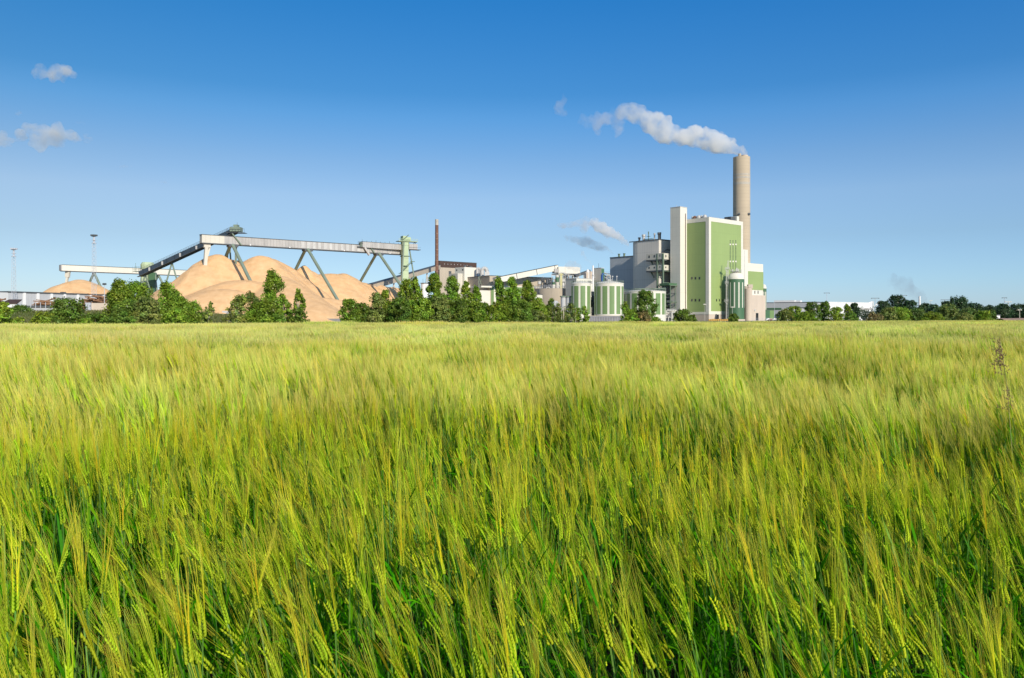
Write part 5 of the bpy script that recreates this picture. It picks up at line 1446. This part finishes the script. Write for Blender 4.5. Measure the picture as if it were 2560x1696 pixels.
pts, ids, rots, scs = [], [], [], []
rg = np.random.default_rng(4)
def hmod(x, y):       # crop height over the field: soft waves and hollows
    return 1.0 + .15 * (vnoise(x + 3, y, .38) - .5) * 2 * np.clip(1.6 - y / 14, .2, 1) + .17 * (fbm(x, y, 1.3, 3) - .5) * 2 + .22 * (fbm(x, y * 1.6, 5, 2) - .5) * 2
def clamp_edge(x, y, m=0.0): return y < edge_y(x) - m
NEAR, MID, FARD = 4.5, 17.0, 58.0
def put(x, y, i0, n, rotz, tilt, base=1.0):
    i = rg.integers(0, n, len(x)) + i0
    s = hmod(x, y) * base
    ids.append(i); pts.append(np.stack([x, y, np.zeros_like(x)], 1))
    gust = (fbm(x + 40, y, 1.1, 2) - .5) * (.35 if n < 30 and tilt < .01 else .42)      # gusts lean whole clumps together
    rots.append(np.stack([rg.normal(0, tilt, len(x)), rg.normal(0, tilt, len(x)) - gust * (1 if tilt > .01 else .05), rg.normal(0, rotz, len(x))], 1))
    scs.append(np.stack([np.ones_like(x), np.ones_like(x), s], 1))
# single plants near the camera
DN = 350
x = rg.uniform(-5.2, 5.2, int(10.4 * 5.2 * DN)); y = rg.uniform(.55, 5.75, len(x))
dist = np.hypot(x, y); j = rg.normal(0, .35, len(x))
gap = fbm(x, y, .22, 3) * .75 + fbm(x + 9, y, .8, 2) * .25
m_ = (dist + j < NEAR) & (np.abs(x) < y * .75 + 1.6) & (gap > .40 + .05 * np.clip(2.6 - dist, 0, 1)) & (dist > .66) & (rg.random(len(x)) < np.clip(.55 + .18 * (dist - 1.2), .62, 1))
x, y = x[m_], y[m_]
put(x, y, 0, NP0, .28, .06, .98)
N0 = len(x)
# tufts
st_ = .36; gx, gy = np.meshgrid(np.arange(-16, 16, st_), np.arange(3, 19, st_)); x = gx.ravel() + rg.normal(0, .08, gx.size); y = gy.ravel() + rg.normal(0, .08, gx.size)
dist = np.hypot(x, y); gap = fbm(x, y, .8, 3) * .7 + fbm(x + 9, y, 2.6, 2) * .3
m_ = (dist > NEAR) & (dist < MID + rg.normal(0, .8, len(x))) & (np.abs(x) < y * .8 + 3) & (gap > .27)
put(x[m_], y[m_], NP0, NP1, .22, .05)
# patches
st_ = 1.12; gx, gy = np.meshgrid(np.arange(-60, 60, st_), np.arange(8, 62, st_)); x = gx.ravel() + rg.normal(0, .15, gx.size); y = gy.ravel() + rg.normal(0, .15, gx.size)
dist = np.hypot(x, y)
m_ = (dist > MID - .3) & (dist < FARD + rg.normal(0, 2, len(x))) & (np.abs(x) < y * .8 + 6) & clamp_edge(x, y, .8)
put(x[m_], y[m_], NP0 + NP1, NP2, .2, .02)
st_ = 3.4; gx, gy = np.meshgrid(np.arange(-130, 240, st_), np.arange(30, 260, st_)); x = gx.ravel() + rg.normal(0, .4, gx.size); y = gy.ravel() + rg.normal(0, .4, gx.size)
dist = np.hypot(x, y)
m_ = (dist > FARD - 1.0) & (np.abs(x) < y * .75 + 25) & clamp_edge(x, y, 2.2)
put(x[m_], y[m_], NP0 + NP1 + NP2, NP3, .15, .004)
print('barley instances', N0, sum(len(i) for i in ids))

PT = np.concatenate(pts); ID = np.concatenate(ids); RT = np.concatenate(rots); SC = np.concatenate(scs)
me = bpy.data.meshes.new('barley_field'); me.vertices.add(len(PT)); me.vertices.foreach_set('co', PT.astype(np.float32).ravel())
a = me.attributes.new('pick', 'INT', 'POINT'); a.data.foreach_set('value', ID.astype(np.int32))
a = me.attributes.new('rot', 'FLOAT_VECTOR', 'POINT'); a.data.foreach_set('vector', RT.astype(np.float32).ravel())
a = me.attributes.new('scl', 'FLOAT_VECTOR', 'POINT'); a.data.foreach_set('vector', SC.astype(np.float32).ravel())
fo = bpy.data.objects.new('barley_field', me); S.collection.objects.link(fo)
tag(fo, 'green barley field with pale awns leaning left in the wind', None, None, 'stuff')
ng = bpy.data.node_groups.new('scatter_barley', 'GeometryNodeTree')
ng.interface.new_socket('Geometry', in_out='INPUT', socket_type='NodeSocketGeometry')
ng.interface.new_socket('Geometry', in_out='OUTPUT', socket_type='NodeSocketGeometry')
gi = ng.nodes.new('NodeGroupInput'); go = ng.nodes.new('NodeGroupOutput')
ci = ng.nodes.new('GeometryNodeCollectionInfo'); ci.inputs[0].default_value = protos
ci.inputs['Separate Children'].default_value = True; ci.inputs['Reset Children'].default_value = True
ip = ng.nodes.new('GeometryNodeInstanceOnPoints'); ip.inputs['Pick Instance'].default_value = True
def na_(name, dt):
    n = ng.nodes.new('GeometryNodeInputNamedAttribute'); n.data_type = dt; n.inputs[0].default_value = name; return n
a1, a2, a3 = na_('pick', 'INT'), na_('rot', 'FLOAT_VECTOR'), na_('scl', 'FLOAT_VECTOR')
lk = ng.links
lk.new(gi.outputs[0], ip.inputs['Points']); lk.new(ci.outputs[0], ip.inputs['Instance'])
lk.new(a1.outputs[0], ip.inputs['Instance Index']); lk.new(a3.outputs[0], ip.inputs['Scale'])
e2r = ng.nodes.new('FunctionNodeEulerToRotation'); lk.new(a2.outputs[0], e2r.inputs[0]); lk.new(e2r.outputs[0], ip.inputs['Rotation'])
lk.new(ip.outputs[0], go.inputs[0])
md = fo.modifiers.new('scatter', 'NODES'); md.node_group = ng

# reddish wild grass panicles rising above the crop
M['panicle'] = mat('panicle', (0.22, 0.13, 0.09), .9, .2, 8.0)
def panicle(label, px, py, D, hgt, seed, lean, spread):
    hgt *= .55
    rg = random.Random(seed); t = thing('wild_grass', label, 'wild grass', (wx(px, D), D, 0), 0, 'wild grass panicles above the barley')
    zt = wz(py, D); mb = MB(); top = Vector((lean, 0, zt))
    pts = [Vector((0, 0, .2)), Vector((lean * .2, 0, zt * .55)), Vector((lean * .6, 0, zt * .85)), top]
    mb.path(pts, .0012, 5); part('stem', mb, M['grass_stem'], t)
    sp = MB()
    for k in range(34):
        f = rg.uniform(0, 1); b = pts[2].lerp(top, f) if f > .3 else pts[1].lerp(pts[2], .7 + f)
        l = hgt * (1.1 - f * .7) * rg.uniform(.4, 1); a = rg.uniform(0, 6.28)
        e = b + Vector((math.cos(a) * spread * l - abs(lean) * .3 * (1 if lean < 0 else -1), math.sin(a) * spread * l, l * rg.uniform(.1, .6)))
        sp.tube(b, e, .0005, .0004, 4)
        for q in range(6):
            c = b.lerp(e, .35 + .65 * q / 5); c = c + Vector((rg.gauss(0, .006), rg.gauss(0, .006), rg.gauss(0, .006)))
            sp.tube(c, c + Vector((rg.gauss(-.002, .003), 0, rg.uniform(.005, .010))), .0017, .0004, 5)
    part('panicle', sp, M['panicle'], t)
M['grass_stem'] = mat('grass_stem', (0.30, 0.30, 0.12), .8, .1, 8.0)
panicle('reddish brown wild grass panicle near the right edge above the barley', 2545, 856, 3.2, .10, 1, -.07, .7)
0 and panicle('second reddish grass panicle at the right edge, just below its neighbour', 2550, 872, 2.1, .09, 2, -.03, .8)
0 and panicle('faint reddish grass panicle against the right part of the tree belt', 1345, 806, 3.6, .14, 3, -.05, .6)
0 and panicle('faint reddish grass panicle at the right foot of the chip heap', 862, 812, 3.8, .11, 4, -.04, .6)

# ------------------------------------------------------------------ smoke and clouds (real volumes inside closed hulls)
def volmat(name, dens, col, nscale, cut=.35, gain=3.0, aniso=.2, fade=None, step=1.0):
    m = bpy.data.materials.new(name); m.use_nodes = True
    N, L = m.node_tree.nodes, m.node_tree.links
    for n_ in list(N): N.remove(n_)
    o = N.new('ShaderNodeOutputMaterial'); v = N.new('ShaderNodeVolumePrincipled')
    v.inputs['Color'].default_value = (*col, 1); v.inputs['Anisotropy'].default_value = aniso
    v.inputs['Density'].default_value = dens
    L.new(v.outputs[0], o.inputs['Volume'])
    if nscale:
        tc = N.new('ShaderNodeTexCoord'); nz = N.new('ShaderNodeTexNoise'); nz.inputs['Scale'].default_value = nscale; nz.inputs['Detail'].default_value = 4; nz.inputs['Roughness'].default_value = .6
        L.new(tc.outputs['Object'], nz.inputs[0])
        s_ = N.new('ShaderNodeMath'); s_.operation = 'SUBTRACT'; s_.inputs[1].default_value = cut; L.new(nz.outputs[0], s_.inputs[0])
        g_ = N.new('ShaderNodeMath'); g_.operation = 'MULTIPLY'; g_.inputs[1].default_value = gain * dens; g_.use_clamp = False; L.new(s_.outputs[0], g_.inputs[0])
        mx_ = N.new('ShaderNodeMath'); mx_.operation = 'MAXIMUM'; mx_.inputs[1].default_value = 0.0; L.new(g_.outputs[0], mx_.inputs[0])
        out = mx_.outputs[0]
        if fade:      # steam thins out downwind
            sx_ = N.new('ShaderNodeSeparateXYZ'); L.new(tc.outputs['Object'], sx_.inputs[0])
            mr = N.new('ShaderNodeMapRange'); mr.inputs[1].default_value = fade[0]; mr.inputs[2].default_value = fade[1]
            mr.inputs[3].default_value = 1.0; mr.inputs[4].default_value = fade[2]; L.new(sx_.outputs[0], mr.inputs[0])
            ml = N.new('ShaderNodeMath'); ml.operation = 'MULTIPLY'; L.new(out, ml.inputs[0]); L.new(mr.outputs[0], ml.inputs[1]); out = ml.outputs[0]
        L.new(out, v.inputs['Density'])
    m.cycles.volume_step_rate = step
    return m

def hull(name, blobs, m, parent, vox, bump, bs, seed):
    """one closed billowing skin round a chain of overlapping puffs; blobs: (x,y,z,r) local"""
    vs, fs = [], []
    import bmesh
    bm = bmesh.new(); rg = np.random.default_rng(seed)
    for (x, y, z, r) in blobs:
        bmesh.ops.create_icosphere(bm, subdivisions=2, radius=r, matrix=Matrix.Translation((x, y, z)))
    me = bpy.data.meshes.new(name + '_src'); bm.to_mesh(me); bm.free()
    o = bpy.data.objects.new(name, me); S.collection.objects.link(o)
    md = o.modifiers.new('r', 'REMESH'); md.mode = 'VOXEL'; md.voxel_size = vox
    sm = o.modifiers.new('s', 'SMOOTH'); sm.iterations = 3; sm.factor = .5
    dg = bpy.context.evaluated_depsgraph_get()
    me2 = bpy.data.meshes.new_from_object(o.evaluated_get(dg))
    o.modifiers.clear(); o.data = me2; me2.name = name; bpy.data.meshes.remove(me)
    from mathutils import noise
    nr = [v.normal.copy() for v in me2.vertices]
    for v, n_ in zip(me2.vertices, nr):
        q = v.co / bs + Vector((seed, 0, 0))
        d = noise.noise(q) * 1.0 + noise.noise(q * 2.1) * .55 + noise.noise(q * 4.3) * .28
        v.co += n_ * d * bump
    me2.polygons.foreach_set('use_smooth', [True] * len(me2.polygons))
    me2.materials.clear(); me2.materials.append(m)
    if parent is not None: o.parent = parent
    return o

def plume(name, label, cat, D, path, m, vox, bump, bs, seed, z6=True, npuff=4, depth=.8, ox=1380, oy=220, sc=3.92):
    """path: (X, Y, r) in an enlarged crop of the photograph; laid out in the plume's own vertical plane at distance D"""
    rg = random.Random(seed)
    P = [Vector((wx(ox + X / sc, D), 0, wz(oy + Y / sc, D))) for X, Y, r in path]; Rr = [r / sc / F * D * 1.27 for X, Y, r in path]
    base = P[0].copy(); t = thing(name, label, cat, (base.x, D, base.z))
    blobs = []
    for k in range(len(P) - 1):
        n_ = max(2, int((P[k + 1] - P[k]).length / (Rr[k] * .45)) + 1)
        for j in range(n_):
            f = j / n_; c = P[k].lerp(P[k + 1], f) - base; r = Rr[k] * (1 - f) + Rr[k + 1] * f
            blobs.append((c.x, c.y, c.z, r * .72))
            for q in range(npuff):
                a = rg.uniform(0, 6.28); b = rg.uniform(-.5, 1.1); rr = r * rg.uniform(.25, .5)
                blobs.append((c.x + math.cos(a) * r * .62 * math.cos(b), c.y + math.sin(a) * r * .62 * math.cos(b) * depth, c.z + r * .62 * math.sin(b), rr))
    blobs.append((P[-1].x - base.x, 0, P[-1].z - base.z, Rr[-1] * .7))
    hull('puff', blobs, m, t, vox, bump, bs, seed)
    return t
VS = volmat('steam', .22, (.995, .995, .995), .13, .34, 5.0, .1, (-35, -100, .12), step=1.0)
VW = volmat('thin_steam', .042, (.99, .97, .98), .085, .33, 4.0, .1)
VG_ = volmat('grey_steam', .11, (.98, .985, .99), .24, .30, 4.5, .1)
VT = volmat('low_steam', .13, (.98, .97, .98), .18, .34, 5.0, .1)
VD = volmat('dark_smoke', .030, (.45, .42, .50), .06, .40, 4.0, .1)
main = plume('smoke_plume', 'big white smoke plume drifting left from the tall thick chimney', 'smoke', 548,
      [(1898, 662, 22), (1850, 625, 50), (1760, 585, 75), (1660, 550, 105), (1590, 530, 118), (1500, 515, 92), (1390, 470, 112), (1290, 500, 88), (1200, 470, 88), (1090, 440, 118), (1010, 350, 125), (930, 320, 90), (850, 270, 100), (760, 235, 98), (690, 240, 92)], VS, 1.0, 1.5, 5.0, 3)
P0 = main.location
def wisp(path, m, vox, bump, bs, seed, D=548):
    rg = random.Random(seed); bl = []
    P = [Vector((wx(1380 + X / 3.92, D), D, wz(220 + Y / 3.92, D))) - P0 for X, Y, r in path]; Rr = [r / 3.92 / F * D for X, Y, r in path]
    for k in range(len(P) - 1):
        for j in range(5):
            f = j / 5; c = P[k].lerp(P[k + 1], f); r = Rr[k] * (1 - f) + Rr[k + 1] * f
            bl.append((c.x + rg.gauss(0, r * .35), c.y + rg.gauss(0, r * .3), c.z + rg.gauss(0, r * .3), r * rg.uniform(.5, .9)))
    o = hull('wisp', bl, m, main, vox, bump, bs, seed); o['label'] = 'thin dissolving wisp of the plume'; return o
wisp([(720, 250, 90), (620, 290, 95), (520, 310, 85)], VW, 1.2, 2.4, 5, 9)
wisp([(640, 300, 80), (640, 420, 55), (650, 460, 30)], VW, 1.2, 2.2, 5, 5)
wisp([(520, 260, 50), (450, 330, 85), (400, 380, 80), (300, 330, 75)], VW, 1.2, 2.4, 5, 6)
wisp([(110, 60, 30), (90, 200, 65), (60, 260, 50)], VW, 1.2, 2.2, 5, 7)
0 and wisp([(900, 470, 60), (960, 520, 60), (1050, 540, 50)], VW, 1.2, 2.0, 5, 8)
plume('steam_plume', 'white steam plume drifting left from the roof of the grey ribbed building', 'smoke', 575,
      [(752, 1552, 12), (700, 1500, 28), (640, 1455, 40), (560, 1420, 56), (490, 1385, 56), (430, 1340, 54), (400, 1300, 40)], volmat('steam_b', .24, (.99, .99, .99), .22, .28, 5, .1, (-20, -42, .3)), .8, 1.2, 3.5, 13)
k_ = plume('steam_plume', 'pale fading steam cloud high above the grey settling tanks', 'smoke', 575,
      [(400, 1320, 30), (330, 1300, 45), (310, 1380, 45), (240, 1330, 30), (120, 1360, 32), (60, 1350, 20)], VT, .9, 1.4, 4, 14)
plume('steam_plume', 'grey shaded steam plume drifting left from the dark blue grey building', 'smoke', 590,
      [(595, 1640, 10), (560, 1600, 20), (500, 1580, 38), (430, 1560, 50), (350, 1530, 60), (280, 1520, 46), (200, 1500, 30), (140, 1470, 30)], VG_, .8, 1.1, 3.5, 15, oy=218)
plume('steam_plume', 'thin wisp of steam rising from the thin white stack', 'smoke', 462,
      [(400, 1748, 5), (375, 1715, 12), (330, 1680, 17), (300, 1620, 20), (290, 1600, 16)], VT, .5, .7, 2, 16)
plume('steam_plume', 'soft white steam cloud around the filter house', 'smoke', 505,
      [(260, 1770, 35), (200, 1745, 55), (170, 1725, 45)], VT, .8, 1.2, 3, 17)
plume('smoke_plume', 'dark drifting smoke above the slim white chimney at the right', 'smoke', 900,
      [(0, 0, 70), (-60, -140, 90), (-180, -200, 110), (-300, -300, 100), (-420, -340, 80), (-230, -370, 70)], VD, 2.5, 3.2, 10, 18, ox=2310, oy=770, sc=5.2)

# small clouds, far beyond and above everything
def cloud(label, px, py, wpx, hpx, D, m, seed, nb=26):
    rg = random.Random(seed); t = thing('cloud', label, 'cloud', tuple(W(px, py, D)), 0, 'small clouds at the upper left')
    a, b = wpx / 2 / F * D, hpx / 2 / F * D; bl = []
    for k in range(nb):
        u = rg.uniform(-1, 1); e = math.sqrt(max(0, 1 - u * u)); r = b * rg.uniform(.35, .7) * (.4 + .6 * e)
        bl.append((u * a * .88, rg.uniform(-1, 1) * a * .35 * e, rg.uniform(-.45, .55) * b * e, r))
    for k in range(nb): 
        u = -1 + 2 * k / (nb - 1); bl.append((u * a * .8, 0, b * (.15 * math.sin(u * 3 + seed)), b * .3))
    hull('cloud_body', bl, m, t, b * .13, b * .30, b * .9, seed)
VC = volmat('cloud', .017, (.98, .98, .985), .030, .36, 5.0, .1)
VCt = volmat('cloud_thin', .012, (.97, .96, .98), .026, .38, 5.0, .1)
cloud('ragged small cloud, highest one at the upper left', 138, 184, 122, 48, 2600, VC, 31)
cloud('largest cloud at the left with a flat shaded underside', 118, 342, 160, 66, 2600, VC, 32)
cloud('pale cloud tail attached right of the largest cloud', 210, 347, 52, 24, 2620, VCt, 33, 14)
cloud('cloud cut off by the left edge of the picture', 2, 352, 62, 44, 2600, VC, 34, 18)
cloud('thin bridge of cloud joining the edge cloud and the largest cloud', 42, 350, 40, 20, 2640, VCt, 35, 12)
cloud('tiny puff above the cloud at the left edge', 47, 285, 18, 18, 2640, VCt, 36, 8)
cloud('tiny puff above the tail of the largest cloud', 200, 307, 26, 13, 2640, VCt, 37, 8)
cloud('narrow slanting cloud streak below the other clouds', 309, 416, 50, 12, 2660, VCt, 38, 12)
cloud('tiny round puff right of the slanting cloud streak', 411, 455, 24, 13, 2680, VCt, 39, 8)
